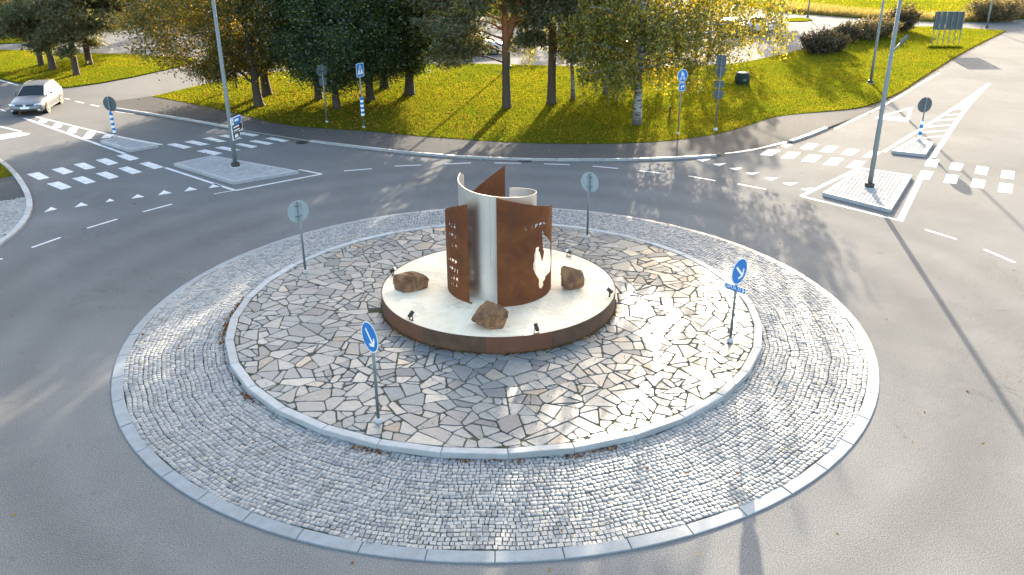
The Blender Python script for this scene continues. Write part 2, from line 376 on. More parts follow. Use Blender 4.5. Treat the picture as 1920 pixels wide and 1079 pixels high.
M['black'] = plain('black_plastic', (0.018, 0.018, 0.02), 0.5, 0, 0.2)
M['yellow'] = plain('sign_yellow', (0.75, 0.45, 0.05), 0.4)
M['red'] = plain('emblem_red', (0.5, 0.03, 0.03), 0.4)
M['bronze'] = plain('spotlight_bronze', (0.045, 0.036, 0.032), 0.45, 0.5, 0.2)
M['lens'] = plain('spotlight_lens', (0.75, 0.76, 0.78), 0.15, 0.3)
M['bolt'] = plain('rubber_collar', (0.02, 0.02, 0.022), 0.6)
M['greenbox'] = plain('green_box', (0.022, 0.036, 0.029), 0.7, 0, 0.2, 6, 0.15)
M['iron'] = plain('cast_iron', (0.05, 0.05, 0.055), 0.6, 0.6, 0.3, 30)
M['concrete'] = plain('concrete', (0.42, 0.42, 0.41), 0.8, 0, 0.15, 3)
M['carglass'] = plain('car_glass', (0.012, 0.02, 0.026), 0.2, 0, 0.05, 3, 0.12)
M['tyre'] = plain('tyre_rubber', (0.02, 0.02, 0.02), 0.8)
M['rim'] = plain('alloy_rim', (0.6, 0.6, 0.61), 0.3, 0.9)
M['lamp_glass'] = plain('headlamp_glass', (0.75, 0.77, 0.8), 0.1, 0.2)
M['grille'] = plain('grille_black', (0.025, 0.027, 0.03), 0.35)
M['maple_dark'] = m_leaf('maple_leaves', [(0.0, (0.018, 0.042, 0.022)), (0.45, (0.032, 0.062, 0.028)), (0.82, (0.052, 0.080, 0.026)), (0.95, (0.11, 0.13, 0.018)), (1.0, (0.28, 0.24, 0.02))], 0.42, (1.4, 1.5, 0.4))
M['maple_gold'] = m_leaf('maple_leaves_turning', [(0.0, (0.040, 0.055, 0.012)), (0.35, (0.075, 0.080, 0.014)), (0.65, (0.14, 0.115, 0.016)), (0.88, (0.27, 0.19, 0.016)), (1.0, (0.42, 0.24, 0.02))], 0.52, (1.3, 1.15, 0.4))
M['birch_leaf'] = m_leaf('birch_leaves', [(0.0, (0.08, 0.11, 0.022)), (0.45, (0.15, 0.17, 0.026)), (0.72, (0.24, 0.23, 0.03)), (0.90, (0.44, 0.36, 0.03)), (1.0, (0.48, 0.27, 0.03))], 0.5, (1.3, 1.1, 0.4))
M['birch_green'] = m_leaf('birch_leaves_green', [(0.0, (0.06, 0.08, 0.02)), (0.5, (0.11, 0.125, 0.028)), (0.85, (0.20, 0.185, 0.03)), (1.0, (0.42, 0.31, 0.03))], 0.5, (1.3, 1.2, 0.4))
M['needle'] = m_leaf('pine_needles', [(0.0, (0.05, 0.07, 0.034)), (0.5, (0.10, 0.115, 0.052)), (0.85, (0.17, 0.165, 0.07)), (1.0, (0.25, 0.19, 0.08))], 0.42, (1.2, 1.1, 0.6))
M['shrub'] = m_leaf('shrub_leaves', [(0.0, (0.022, 0.034, 0.014)), (0.5, (0.05, 0.055, 0.02)), (0.8, (0.10, 0.06, 0.025)), (1.0, (0.16, 0.05, 0.03))], 0.4, (1.2, 1.1, 0.6))
M['shrub_dry'] = m_leaf('shrub_leaves_dry', [(0.0, (0.06, 0.06, 0.022)), (0.5, (0.14, 0.115, 0.045)), (1.0, (0.26, 0.19, 0.09))], 0.45, (1.1, 1.0, 0.7))
M['bark_maple'] = m_bark('maple_bark', (0.07, 0.055, 0.042))
M['bark_pine'] = m_bark('pine_bark', (0.085, 0.062, 0.048), (0.33, 0.13, 0.05), 2.2, 4.6)
M['bark_birch'] = m_bark('birch_bark', (0.10, 0.085, 0.075), (0.34, 0.33, 0.31), 0.2, 0.5, True)
M['twig'] = m_bark('twig_bark', (0.06, 0.045, 0.035))

# ------------------------------------------------------------------ the setting: ground, road, lawns, footpath
LZ = 0.06
g = MB(); g.add([(-900, -300, -0.06), (900, -300, -0.06), (900, 1500, -0.06), (-900, 1500, -0.06)], [(0, 1, 2, 3)])
setp(g.build('ground', M['terrain']), 'rough grassland reaching to the horizon around the roads', 'ground', kind='structure')
g = MB(); nx, ny = 60, 60
vs = [(-75 + 160 * i / nx, -32 + 150 * j / ny, 0.0) for j in range(ny + 1) for i in range(nx + 1)]
g.add(vs, [(j * (nx + 1) + i, j * (nx + 1) + i + 1, (j + 1) * (nx + 1) + i + 1, (j + 1) * (nx + 1) + i) for j in range(ny) for i in range(nx)])
setp(g.build('road', M['asphalt']), 'grey asphalt carriageway around the roundabout with its approach roads and car park', 'road', kind='structure')

front = [(285, 181), (330, 189), (400, 203), (440, 212), (500, 228), (560, 238), (640, 243), (700, 247), (780, 255), (860, 261), (950, 267), (1050, 270),
         (1130, 270), (1200, 268), (1280, 262), (1360, 249), (1410, 233), (1440, 222), (1480, 215), (1560, 208), (1610, 203)]
side = [(1650, 190), (1690, 172), (1720, 151), (1760, 126), (1800, 101), (1850, 75), (1886, 58)]
backl = [(1790, 52), (1705, 49), (1640, 58), (1580, 72), (1507, 92), (1440, 108), (1390, 118), (1340, 122), (1250, 126), (1180, 128), (1100, 126), (1020, 123),
         (940, 121), (860, 119), (800, 119), (740, 121), (660, 126), (560, 132), (480, 138), (425, 148), (375, 160), (325, 172)]
fr_s = smoothline([G(x, y, LZ) for x, y in front + side], 2)
bk_s = smoothline([G(x, y, LZ) for x, y in backl], 2)
LAWN_MAIN = [tuple(q) for q in fr_s] + [tuple(q) for q in bk_s]
setp(sheet('lawn', LAWN_MAIN, M['soil'], skirt=0.13), 'sunlit lawn with trees behind the footpath', 'lawn', kind='structure')
LAWN_LEFT = [tuple(G(x, y, LZ)) for x, y in [(-200, 128), (0, 147), (37, 155), (80, 161), (125, 164), (190, 155), (250, 144), (313, 130), (370, 115), (373, 111), (325, 107), (250, 102), (150, 100), (75, 95), (0, 94), (-200, 88)]]
setp(sheet('lawn', LAWN_LEFT, M['soil'], skirt=0.13), 'lawn under the pines beside the driveway', 'lawn', kind='structure')
LAWN_FARLEFT = [tuple(G(x, y, LZ)) for x, y in [(-200, 86), (0, 82), (40, 80), (72, 71), (110, 60), (0, 52), (-200, 50)]]
setp(sheet('lawn', LAWN_FARLEFT, M['soil'], skirt=0.13), 'small far lawn behind the pines across the driveway', 'lawn', kind='structure')
LAWN_FARMID = [tuple(G(x, y, LZ)) for x, y in [(230, 44), (330, 46), (500, 40), (700, 34), (900, 30), (1000, 26), (1000, -14), (200, -14)]]
setp(sheet('lawn', LAWN_FARMID, M['soil'], skirt=0.13), 'shaded grass strip beyond the car park', 'lawn', kind='structure')
FIELD = [tuple(G(x, y, LZ)) for x, y in [(1450, 22), (1522, 27), (1615, 34), (1740, 40), (1827, 41), (1960, 33), (2300, 10), (2300, -40), (1380, -40), (1400, 10)]]
setp(sheet('field', FIELD, M['terrain'], skirt=0.13), 'bright yellow-green meadow beyond the far road', 'field', kind='structure')
LAWN_TINY = [tuple(G(x, y, LZ)) for x, y in [(1470, 36), (1500, 33.5), (1524, 37), (1510, 40), (1480, 40)]]
setp(sheet('lawn', LAWN_TINY, M['soil'], skirt=0.13), 'tiny grass island at the foot of the far lamp post', 'lawn', kind='structure')
LAWN_NEAR = [tuple(G(x, y, LZ)) for x, y in [(-260, 215), (-120, 255), (-2, 299), (14, 309), (26, 319), (33, 328), (0, 334.5), (-260, 380)]]
setp(sheet('lawn', LAWN_NEAR, M['soil'], skirt=0.13), 'corner of lawn at the photo edge beside the curved kerb', 'lawn', kind='structure')

# footpath between kerb and lawn
kerbline = [(216, 203), (270, 211), (330, 220.5), (400, 232), (455, 243), (520, 254), (580, 263.5), (660, 273.5), (750, 284), (830, 291), (900, 295), (980, 298), (1050, 299), (1130, 299), (1200, 298), (1280, 295), (1345, 290.5)]
kerb_gap = [(1345, 290.5), (1400, 284), (1445, 275), (1487, 264)]
kerb_end = [(1487, 264), (1520, 253), (1553, 239)]
KT = 0.09
path_edge = smoothline([G(x, y, KT) for x, y in kerbline], 2) + smoothline([G(x, y, 0.02) for x, y in kerb_gap], 1)[1:-1] + smoothline([G(x, y, KT) for x, y in kerb_end], 1) + [np.array(tuple(G(1600, 221, 0.006))), np.array(tuple(G(1640, 204, 0.006)))]
A = resample(path_edge, 160)
# the path's outer boundary set in behind the kerb stones
B = resample([np.array(tuple(G(200, 193, 0.02)))] + [np.array(tuple(G(x, y, 0.02))) for x, y in [(285, 181)]] + fr_s[:-26], 160)
for q in B: q[2] = LZ - 0.012
B[-22:, 2] = np.linspace(LZ - 0.012, 0.006, 22)
rows = 6; pv = []; pf = []
for i in range(160):
    for k in range(rows): pv.append(A[i] * (1 - k / (rows - 1)) + B[i] * (k / (rows - 1)) + np.array([0, 0, -0.006 if k == 0 else 0]))
for i in range(159):
    for k in range(rows - 1):
        a = i * rows + k; pf.append((a, a + rows, a + rows + 1, a + 1))
m = MB(); m.add(pv, pf)
setp(m.build('footpath', M['path']), 'dark asphalt footpath between the kerb and the lawn', 'footpath', kind='structure')
# near-left corner path
NEARPATH = [tuple(G(x, y, LZ - 0.008)) for x, y in [(-260, 380), (0, 334.5), (33, 328), (45, 345), (54, 362), (56.5, 369), (0, 378), (-260, 424)]]
setp(sheet('footpath', NEARPATH, M['path'], skirt=0.1), 'short dark footpath at the photo edge between the corner lawn and cobbles', 'footpath', kind='structure')
NEARCOB = [tuple(G(x, y, LZ - 0.03)) for x, y in [(-260, 424), (0, 378), (56.5, 369), (58, 385), (52, 402), (37, 422), (18, 439), (-2, 453), (-260, 560)]]

def ribbon_kerb(parent, pts, w, z1, L=1.0, gap=0.012, z0=-0.05, bevel=0.015, mat=None, name='kerb_stone'):
    """Kerb stones laid one after another along a line of points (on their road-side edge), width w to the left."""
    P = np.array([(q[0], q[1]) for q in pts]); D = np.r_[0, np.cumsum(np.linalg.norm(np.diff(P, axis=0), axis=1))]
    n = max(1, round(D[-1] / L)); out = []
    at = lambda d: np.array([np.interp(d, D, P[:, 0]), np.interp(d, D, P[:, 1])])
    for i in range(n):
        d0, d1 = D[-1] * i / n + gap / 2, D[-1] * (i + 1) / n - gap / 2
        a, b = at(d0), at(d1); t = (b - a) / np.linalg.norm(b - a); nrm = np.array([-t[1], t[0]])
        c = (a + b) / 2; outl = ccw([tuple(q - c) for q in (a, b, b + nrm * w, a + nrm * w)])
        zz = z1 + random.uniform(-0.006, 0.006)
        mb = MB(); mb.prism(outl, z0 - zz, 0.0, bevel=bevel)
        o = mb.build(name, mat or M['kerb'], parent); o.location = (c[0], c[1], zz); out.append(o)
    return out
kroot = empty('kerb', label='pale granite kerb curving along the footpath on the far side of the road', cat='kerb', kind='structure')
ribbon_kerb(kroot, smoothline([G(x, y, KT) for x, y in kerbline[:5]], 2), 0.16, KT)
ribbon_kerb(kroot, smoothline([G(x, y, 0.06) for x, y in kerbline[4:7]], 1), 0.16, 0.07)
ribbon_kerb(kroot, smoothline([G(x, y, KT) for x, y in kerbline[6:]], 2), 0.16, KT)
ribbon_kerb(kroot, smoothline([G(x, y, 0.03) for x, y in kerb_gap], 1), 0.16, 0.028)
kroot = empty('kerb', label='short raised kerb end by the footpath next to the zebra crossing on the sunny side', cat='kerb', kind='structure')
ribbon_kerb(kroot, smoothline([G(x, y, KT) for x, y in kerb_end], 1), 0.2, KT)
kroot = empty('kerb', label='curved granite kerb around the cobbled corner at the photo edge', cat='kerb', kind='structure')
ribbon_kerb(kroot, smoothline([G(x, y, KT) for x, y in [(-2, 458), (20, 444), (40, 425), (55, 405), (62, 385), (59, 366), (50, 348), (35, 326), (18, 309), (0, 296), (-60, 270)]], 2), -0.0 + 0.2, KT)

# ------------------------------------------------------------------ the roundabout: apron of cobbles, kerbs, flagstones
R_OUT, KW = 9.19, 0.25
IC = Vector((-0.057, 0.316)); R_IN = 6.755; IKW = 0.20; IZ = 0.195
BC = Vector((0.027, 0.735)); R_B = 3.07; BZ0, BZ1 = 0.16, 0.607
def apron_z(x, y):
    r = math.hypot(x, y); return 0.045 + 0.035 * max(0.0, min(1.0, (R_OUT - KW - r) / 2.3))
apron = empty('roundabout_apron', label='wide ring of grey granite setts around the raised island', cat='paved ring', kind='structure')
# bedding under the setts
m = MB(); n = 160
for r, z in ((R_OUT - KW + 0.02, 0.042), (6.2, 0.078)):
    m.v += [(r * math.cos(2 * PI * i / n), r * math.sin(2 * PI * i / n), z) for i in range(n)]
m.f = [(i, (i + 1) % n, n + (i + 1) % n, n + i) for i in range(n)]; m.mi = [0] * n
bed = m.build('joint_sand', M['joint'], apron); bed['kind'] = 'stuff'
# low outer kerb of long straight blocks
ok = empty('kerb', label='low pale kerb of long blocks ringing the granite setts', cat='kerb', kind='structure')
NK = 51
for i in range(NK):
    a0, a1 = 2 * PI * (i + 0.32) / NK + 0.0007, 2 * PI * (i + 1.32) / NK - 0.0007; am = (a0 + a1) / 2
    ro, ri = R_OUT, R_OUT - KW
    z1 = random.uniform(-0.004, 0.004)
    pts = [(ro * math.cos(a0), ro * math.sin(a0)), (ro * math.cos(am), ro * math.sin(am)), (ro * math.cos(a1), ro * math.sin(a1)), (ri * math.cos(a1), ri * math.sin(a1)), (ri * math.cos(am), ri * math.sin(am)), (ri * math.cos(a0), ri * math.sin(a0))]
    c = Vector((0.5 * (ro + ri) * math.cos(am), 0.5 * (ro + ri) * math.sin(am)))
    rel = [(x - c.x, y - c.y) for x, y in pts]
    ins = inset(rel, 0.012); k = len(rel)
    def zt(x, y): return 0.028 + 0.030 * (1 - (math.hypot(x + c.x, y + c.y) - ri) / KW)
    vs = [(x, y, -0.05) for x, y in rel] + [(x, y, zt(x, y) - 0.010) for x, y in rel] + [(x, y, zt(x, y)) for x, y in ins]
    mb = MB(); mb.add(vs, [(r * k + j, r * k + (j + 1) % k, (r + 1) * k + (j + 1) % k, (r + 1) * k + j) for r in (0, 1) for j in range(k)] + [tuple(range(2 * k, 3 * k))])
    o = mb.build('kerb_stone', M['kerb_smooth'], ok); o.location = (c.x, c.y, z1)
# setts
camxy = np.array([cam.location.x, cam.location.y])
setts = []
r = R_OUT - KW - 0.055
row = 0
while r > 6.15:
    h = RNG.uniform(0.085, 0.112); n = int(2 * PI * r / 0.102); ph = RNG.uniform(0, 1)
    w = RNG.uniform(0.70, 1.34, n); w = np.cumsum(w) / w.sum() * 2 * PI + ph
    for i in range(n):
        a0 = w[i - 1] if i else w[-1] - 2 * PI; a1 = w[i]; a = (a0 + a1) / 2
        rr = r + 0.022 * math.sin(a * 17) + 0.015 * math.sin(a * 41 + 1.0) + RNG.normal(0, 0.003)
        x, y = rr * math.cos(a), rr * math.sin(a)
        if math.hypot(x - IC.x, y - IC.y) < R_IN - 0.03: continue
        setts.append((x, y, a + RNG.normal(0, 0.07), (a1 - a0) * r - RNG.uniform(0.006, 0.018), h - RNG.uniform(0.005, 0.015)))
    r -= h; row += 1
ST = np.array(setts)
d = np.hypot(ST[:, 0] - camxy[0], ST[:, 1] - camxy[1]); ST = ST[np.argsort(d)]
def sett_verts(N, rng):
    """unit setts: 12 corners each, rounded shoulders, uneven corners"""
    base = np.array([(-.5, -.5), (.5, -.5), (.5, .5), (-.5, .5)])
    V = np.zeros((N, 12, 3))
    for lvl, (s, z) in enumerate(((1.0, -0.06), (1.0, -0.006), (0.90, 0.0))):
        V[:, lvl * 4:lvl * 4 + 4, :2] = base[None] * s; V[:, lvl * 4:lvl * 4 + 4, 2] = z
    j = rng.normal(0, 0.05, (N, 4, 2)); V[:, 0:4, :2] += j; V[:, 4:8, :2] += j; V[:, 8:12, :2] += j * 0.8
    V[:, 8:12, 2] += rng.normal(0, 0.0012, (N, 4)); return V
SF = [(0, 1, 5, 4), (1, 2, 6, 5), (2, 3, 7, 6), (3, 0, 4, 7), (4, 5, 9, 8), (5, 6, 10, 9), (6, 7, 11, 10), (7, 4, 8, 11), (8, 9, 10, 11)]
NPIECE = 300
variants = []
for v in sett_verts(14, RNG):
    me = bpy.data.meshes.new('sett'); me.from_pydata([tuple(q * np.array([0.098, 0.098, 1])) for q in v], [], SF); me.materials.append(M['cobble']); variants.append(me)
for i in range(NPIECE):
    x, y, a, tw, rh = ST[i]
    o = link('sett', variants[i % 14], None, apron); o.location = (x, y, apron_z(x, y) + RNG.normal(0.012, 0.0035))
    o.rotation_euler = (RNG.normal(0, 0.015), RNG.normal(0, 0.015), a); o.scale = (rh / 0.098, tw / 0.098, 1)
rest = ST[NPIECE:]; N = len(rest); V = sett_verts(N, RNG)
V[:, :, 0] *= rest[:, 4:5]; V[:, :, 1] *= rest[:, 3:4]
V[:, :, 2] += V[:, :, 0] * RNG.normal(0, 0.02, (N, 1)) + V[:, :, 1] * RNG.normal(0, 0.02, (N, 1))
ca, sa = np.cos(rest[:, 2:3]), np.sin(rest[:, 2:3])
W = V.copy(); W[:, :, 0] = V[:, :, 0] * ca - V[:, :, 1] * sa + rest[:, 0:1]; W[:, :, 1] = V[:, :, 0] * sa + V[:, :, 1] * ca + rest[:, 1:2]
zz = np.array([apron_z(q[0], q[1]) for q in rest]) + RNG.normal(0.012, 0.0035, N); W[:, :, 2] += zz[:, None]
o = bulk_solid('setts', W, SF, N, 12, M['cobble'], apron); o['kind'] = 'stuff'

# inner kerb of straight granite blocks
ik = empty('kerb', label='raised granite kerb of straight blocks around the flagstone island', cat='kerb', kind='structure')
NI = 33
for i in range(NI):
    a0, a1 = 2 * PI * (i + 0.02) / NI, 2 * PI * (i + 1.02) / NI
    q = [IC + Vector((math.cos(a), math.sin(a))) * rr for a, rr in ((a0 + 0.0006, R_IN), (a1 - 0.0006, R_IN), (a1 - 0.0006, R_IN - IKW), (a0 + 0.0006, R_IN - IKW))]
    c = (q[0] + q[1] + q[2] + q[3]) / 4
    mb = MB(); mb.prism(ccw([(p.x - c.x, p.y - c.y) for p in q]), -0.2, 0.0, bevel=0.014)
    o = mb.build('kerb_stone', M['kerb'], ik); o.location = (c.x, c.y, IZ + 0.014 + random.uniform(-0.005, 0.005)); o.rotation_euler = (random.gauss(0, 0.004), random.gauss(0, 0.004), 0)

# flagstones: crazy paving
paving = empty('island_paving', label='crazy paving of grey slate flagstones with mossy joints on the island', cat='paving', kind='structure')
m = MB(); n = 96; m.v = [(IC.x + 6.62 * math.cos(2 * PI * i / n), IC.y + 6.62 * math.sin(2 * PI * i / n), IZ - 0.014) for i in range(n)] + [(IC.x, IC.y, IZ - 0.012)]
m.f = [(i, (i + 1) % n, n) for i in range(n)]; m.mi = [0] * n
o = m.build('joint_gravel', M['gravel'], paving); o['kind'] = 'stuff'
R_FL = R_IN - IKW - 0.02
def clip(poly, nx_, ny_, d_):
    out = []; k = len(poly)
    for i in range(k):
        a, b = poly[i], poly[(i + 1) % k]; da = a[0] * nx_ + a[1] * ny_ - d_; db = b[0] * nx_ + b[1] * ny_ - d_
        if da <= 0: out.append(a)
        if (da < 0) != (db < 0) and abs(da - db) > 1e-12:
            t = da / (da - db); out.append((a[0] + (b[0] - a[0]) * t, a[1] + (b[1] - a[1]) * t))
    return out
def parea(q): return abs(sum(q[t - 1][0] * q[t][1] - q[t][0] * q[t - 1][1] for t in range(len(q)))) / 2
def pcen(q): return (sum(p[0] for p in q) / len(q), sum(p[1] for p in q) / len(q))
def shrink(q, d_):
    r_ = q; k = len(q)
    for t in range(k):
        a, b = q[t], q[(t + 1) % k]; L = math.dist(a, b)
        if L < 1e-6: continue
        nx_, ny_ = (b[1] - a[1]) / L, -(b[0] - a[0]) / L; jt = d_ * RNG.uniform(0.45, 1.7)
        r_ = clip(r_, nx_, ny_, nx_ * a[0] + ny_ * a[1] - jt)
        if len(r_) < 3: return []
    return r_
def breakup(q, lim):
    ar = parea(q)
    if ar < lim or len(q) < 3: return [q]
    c_ = pcen(q); X_ = np.array(q) - np.array(c_); ev, eg = np.linalg.eigh(X_.T @ X_); ax_ = eg[:, 1]; an = math.atan2(ax_[1], ax_[0]) + RNG.normal(0, 0.42)
    nx_, ny_ = math.cos(an), math.sin(an); sp = math.sqrt(ar) * 0.16; d_ = nx_ * c_[0] + ny_ * c_[1] + RNG.normal(0, sp)
    A_ = clip(q, nx_, ny_, d_); B_ = clip(q, -nx_, -ny_, -d_); o_ = []
    for h_ in (A_, B_):
        if len(h_) >= 3: o_ += breakup(h_, float(np.clip(RNG.lognormal(math.log(0.165), 0.55), 0.05, 0.42)))
    return o_
pts = []
for _ in range(9000):
    a = RNG.uniform(0, 2 * PI); rr = R_FL * math.sqrt(RNG.uniform(0, 1)); x, y = IC.x + rr * math.cos(a), IC.y + rr * math.sin(a)
    if math.hypot(x - BC.x, y - BC.y) < R_B - 0.2: continue
    if all((p[0] - x) ** 2 + (p[1] - y) ** 2 > 0.55 ** 2 for p in pts): pts.append((x, y))
P = np.array(pts); flags = []
for i in range(len(P)):
    x, y = P[i]; poly = [(x - 1.6, y - 1.6), (x + 1.6, y - 1.6), (x + 1.6, y + 1.6), (x - 1.6, y + 1.6)]
    dd = np.hypot(P[:, 0] - x, P[:, 1] - y)
    for j in np.argsort(dd)[1:22]:
        D = dd[j]; ux, uy = (P[j] - P[i]) / D; poly = clip(poly, ux, uy, ux * x + uy * y + D * 0.5)
        if len(poly) < 3: break
    if len(poly) < 3: continue
    for st_ in breakup(ccw(poly), 0.2):
        cx_, cy_ = pcen(st_); a = math.atan2(cy_ - IC.y, cx_ - IC.x)
        for s_ in (-.10, -.05, 0, .05, .10):
            if len(st_) > 2: st_ = clip(st_, math.cos(a + s_), math.sin(a + s_), math.cos(a + s_) * IC.x + math.sin(a + s_) * IC.y + R_FL - 0.004)
        a = math.atan2(cy_ - BC.y, cx_ - BC.x)
        if len(st_) > 2: st_ = clip(st_, -math.cos(a), -math.sin(a), -(math.cos(a) * BC.x + math.sin(a) * BC.y + R_B + 0.012))
        if len(st_) < 3: continue
        q = shrink(ccw(st_), 0.0105)
        if len(q) < 3: continue
        q = [p for t, p in enumerate(q) if math.dist(p, q[t - 1]) > 0.02]
        if len(q) < 3 or parea(q) < 0.006: continue
        r2 = []
        for t, p in enumerate(q):                       # knocked corners, ragged edges
            a_, b_ = q[t - 1], q[(t + 1) % len(q)]; la, lb = math.dist(a_, p), math.dist(b_, p); ang_ = math.acos(max(-1, min(1, ((a_[0] - p[0]) * (b_[0] - p[0]) + (a_[1] - p[1]) * (b_[1] - p[1])) / (la * lb)))); e = RNG.uniform(0.010, 0.040) * (2.2 if ang_ < 1.25 else 1.0); e1, e2 = min(e, la * .33), min(e * RNG.uniform(.6, 1.5), lb * .33)
            r2 += [(p[0] + (a_[0] - p[0]) * e1 / la, p[1] + (a_[1] - p[1]) * e1 / la), (p[0] + (b_[0] - p[0]) * e2 / lb, p[1] + (b_[1] - p[1]) * e2 / lb)]
            if lb > 0.2:
                f = RNG.uniform(.35, .65); w_ = RNG.uniform(-0.014, 0.012); r2.append((p[0] + (b_[0] - p[0]) * f - (b_[1] - p[1]) / lb * w_, p[1] + (b_[1] - p[1]) * f + (b_[0] - p[0]) / lb * w_))
        cx_, cy_ = pcen(r2); flags.append((parea(r2) / ((cx_ - camxy[0]) ** 2 + (cy_ - camxy[1]) ** 2) ** 1.5, cx_, cy_, ccw(r2)))
flags.sort(key=lambda t: -t[0])
joined = MB()
for i, (_, cx_, cy_, q) in enumerate(flags):
    tx, ty = RNG.normal(0, 0.012, 2); z0 = IZ + RNG.normal(0, 0.004)
    rel = [(x - cx_, y - cy_) for x, y in q]
    if i < NPIECE:
        mb = MB(); mb.prism(rel, -0.05, lambda x, y: x * tx + y * ty, bevel=0.009); o = mb.build('flagstone', M['flag'], paving); o.location = (cx_, cy_, z0)
    else:
        b = len(joined.v); mb = MB(); mb.prism(rel, -0.05, lambda x, y: x * tx + y * ty, bevel=0.009)
        joined.add([(a + cx_, c + cy_, e + z0) for a, c, e in mb.v], mb.f)
if joined.v:
    o = joined.build('flagstones', M['flag'], paving); o['kind'] = 'stuff'

# ------------------------------------------------------------------ painted markings
def mark(parent, pts, z=0.005, name='stripe', zoom=None):
    if zoom: x0, y0, s = zoom; pts = [(x0 + x / s, y0 + y / s) for x, y in pts]
    q = ccw([tuple(G(x, y, 0.0))[:2] for x, y in pts]); c = (sum(a for a, _ in q) / len(q), sum(b for _, b in q) / len(q))
    mb = MB(); mb.prism([(a - c[0], b - c[1]) for a, b in q], 0.0015 - z, 0.0)
    o = mb.build(name, M['paint'], parent); o.location = (c[0], c[1], z); return o
def line(parent, pts, w=0.10, z=0.005, zoom=None, name='line', taper=None):
    if zoom: x0, y0, s = zoom; pts = [(x0 + x / s, y0 + y / s) for x, y in pts]
    P = [np.array(tuple(G(x, y, 0))[:2]) for x, y in pts]
    P = smoothline(P, 2) if len(P) > 2 else P
    L, Rr = [], []
    for i, p in enumerate(P):
        t = P[min(i + 1, len(P) - 1)] - P[max(i - 1, 0)]; t /= np.linalg.norm(t); nn = np.array([-t[1], t[0]]) * w / 2
        L.append(p + nn); Rr.append(p - nn)
    k = len(P); c = sum(P) / k
    mb = MB(); mb.add([(*(p - c), 0) for p in L] + [(*(p - c), 0) for p in Rr], [(k + i, k + i + 1, i + 1, i) for i in range(k - 1)])
    o = mb.build(name, M['paint'], parent); o.location = (c[0], c[1], z); return o
Z6 = (0, 220, 3.996); Z3 = (400, 180, 6.745); ZR = (1440, 160, 3.996); ZL = (1290, 260, 5.395); Z1 = (0, 0, 3.996); Z5 = (1440, 0, 3.996)
zc = empty('zebra_crossing', label='two rows of white zebra blocks across the near lane left of the islands', cat='road marking', kind='structure')
for q in ([(200, 428), (290, 412), (372, 455), (290, 470)], [(385, 392), (468, 376), (553, 410), (478, 430)], [(550, 355), (630, 341), (720, 380), (640, 393)], [(717, 322), (795, 308), (888, 345), (812, 361)], [(872, 290), (945, 276), (1046, 310), (972, 327)],
          [(350, 500), (440, 483), (541, 525), (460, 544)], [(540, 460), (622, 443), (720, 485), (640, 502)], [(717, 423), (795, 408), (894, 447), (820, 465)], [(885, 385), (955, 370), (1068, 412), (990, 427)], [(1045, 348), (1115, 335), (1230, 375), (1155, 390)]):
    mark(zc, q, zoom=Z6)
zc = empty('zebra_crossing', label='shaded white zebra blocks behind the lamp post with direction signs', cat='road marking', kind='structure')
for q in ([(1248, 205), (1310, 196), (1440, 225), (1375, 237)], [(1380, 185), (1440, 175), (1573, 204), (1500, 213)], [(1520, 160), (1575, 151), (1700, 182), (1640, 188)], [(1643, 142), (1690, 131), (1822, 160), (1770, 167)], [(1473, 255), (1535, 243), (1670, 270), (1605, 285)], [(1608, 230), (1665, 220), (1802, 245), (1740, 257)]):
    mark(zc, q, zoom=Z6)
for q in ([(290, 475), (375, 460), (590, 495), (500, 515)], [(275, 615), (340, 600), (565, 640), (485, 662)], [(450, 575), (525, 560), (770, 602), (685, 620)], [(655, 540), (735, 525), (970, 570), (880, 585)]):
    mark(zc, q, zoom=Z3)
zc = empty('zebra_crossing', label='sunlit white zebra blocks between the footpath and the island lamp post', cat='road marking', kind='structure')
for q in ([(85, 455), (130, 440), (185, 450), (140, 467)], [(240, 475), (300, 435), (380, 443), (325, 485)], [(387, 498), (445, 455), (530, 460), (475, 505)], [(545, 520), (600, 475), (687, 485), (635, 525)], [(708, 540), (770, 492), (850, 503), (800, 545)],
          [(-60, 522), (0, 480), (95, 490), (30, 530)], [(95, 548), (150, 502), (248, 505), (190, 552)], [(248, 570), (310, 520), (405, 530), (350, 577)], [(412, 597), (480, 542), (567, 550), (515, 600)], [(580, 617), (650, 567), (733, 575), (685, 625)]):
    mark(zc, q, zoom=ZR)
zc = empty('zebra_crossing', label='sunlit white zebra blocks across the lane at the edge of the photo', cat='road marking', kind='structure')
for q in ([(1170, 605), (1200, 550), (1285, 560), (1260, 615)], [(1355, 630), (1378, 578), (1465, 590), (1445, 642)], [(1547, 662), (1565, 605), (1655, 618), (1635, 675)], [(1742, 695), (1755, 637), (1848, 648), (1840, 706)],
          [(1117, 697), (1150, 640), (1240, 650), (1205, 710)], [(1315, 730), (1340, 665), (1430, 678), (1410, 742)], [(1517, 762), (1535, 700), (1630, 715), (1612, 775)], [(1722, 800), (1735, 733), (1836, 745), (1827, 812)]):
    mark(zc, q, zoom=ZR)
gw = empty('give_way_line', label='row of small white give-way triangles in front of the cobbled corner', cat='road marking', kind='structure')
for q in ([(330, 713), (428, 690), (383, 674)], [(557, 677), (660, 660), (608, 641)], [(790, 638), (858, 628), (822, 611)], [(982, 612), (1083, 598), (1030, 579)], [(1183, 586), (1287, 570), (1228, 549)], [(1380, 558), (1480, 543), (1420, 524)], [(1563, 532), (1668, 520), (1605, 496)]):
    mark(gw, q, zoom=Z6, name='triangle')
gw = empty('give_way_line', label='row of white give-way triangles in the dappled shade of the birch', cat='road marking', kind='structure')
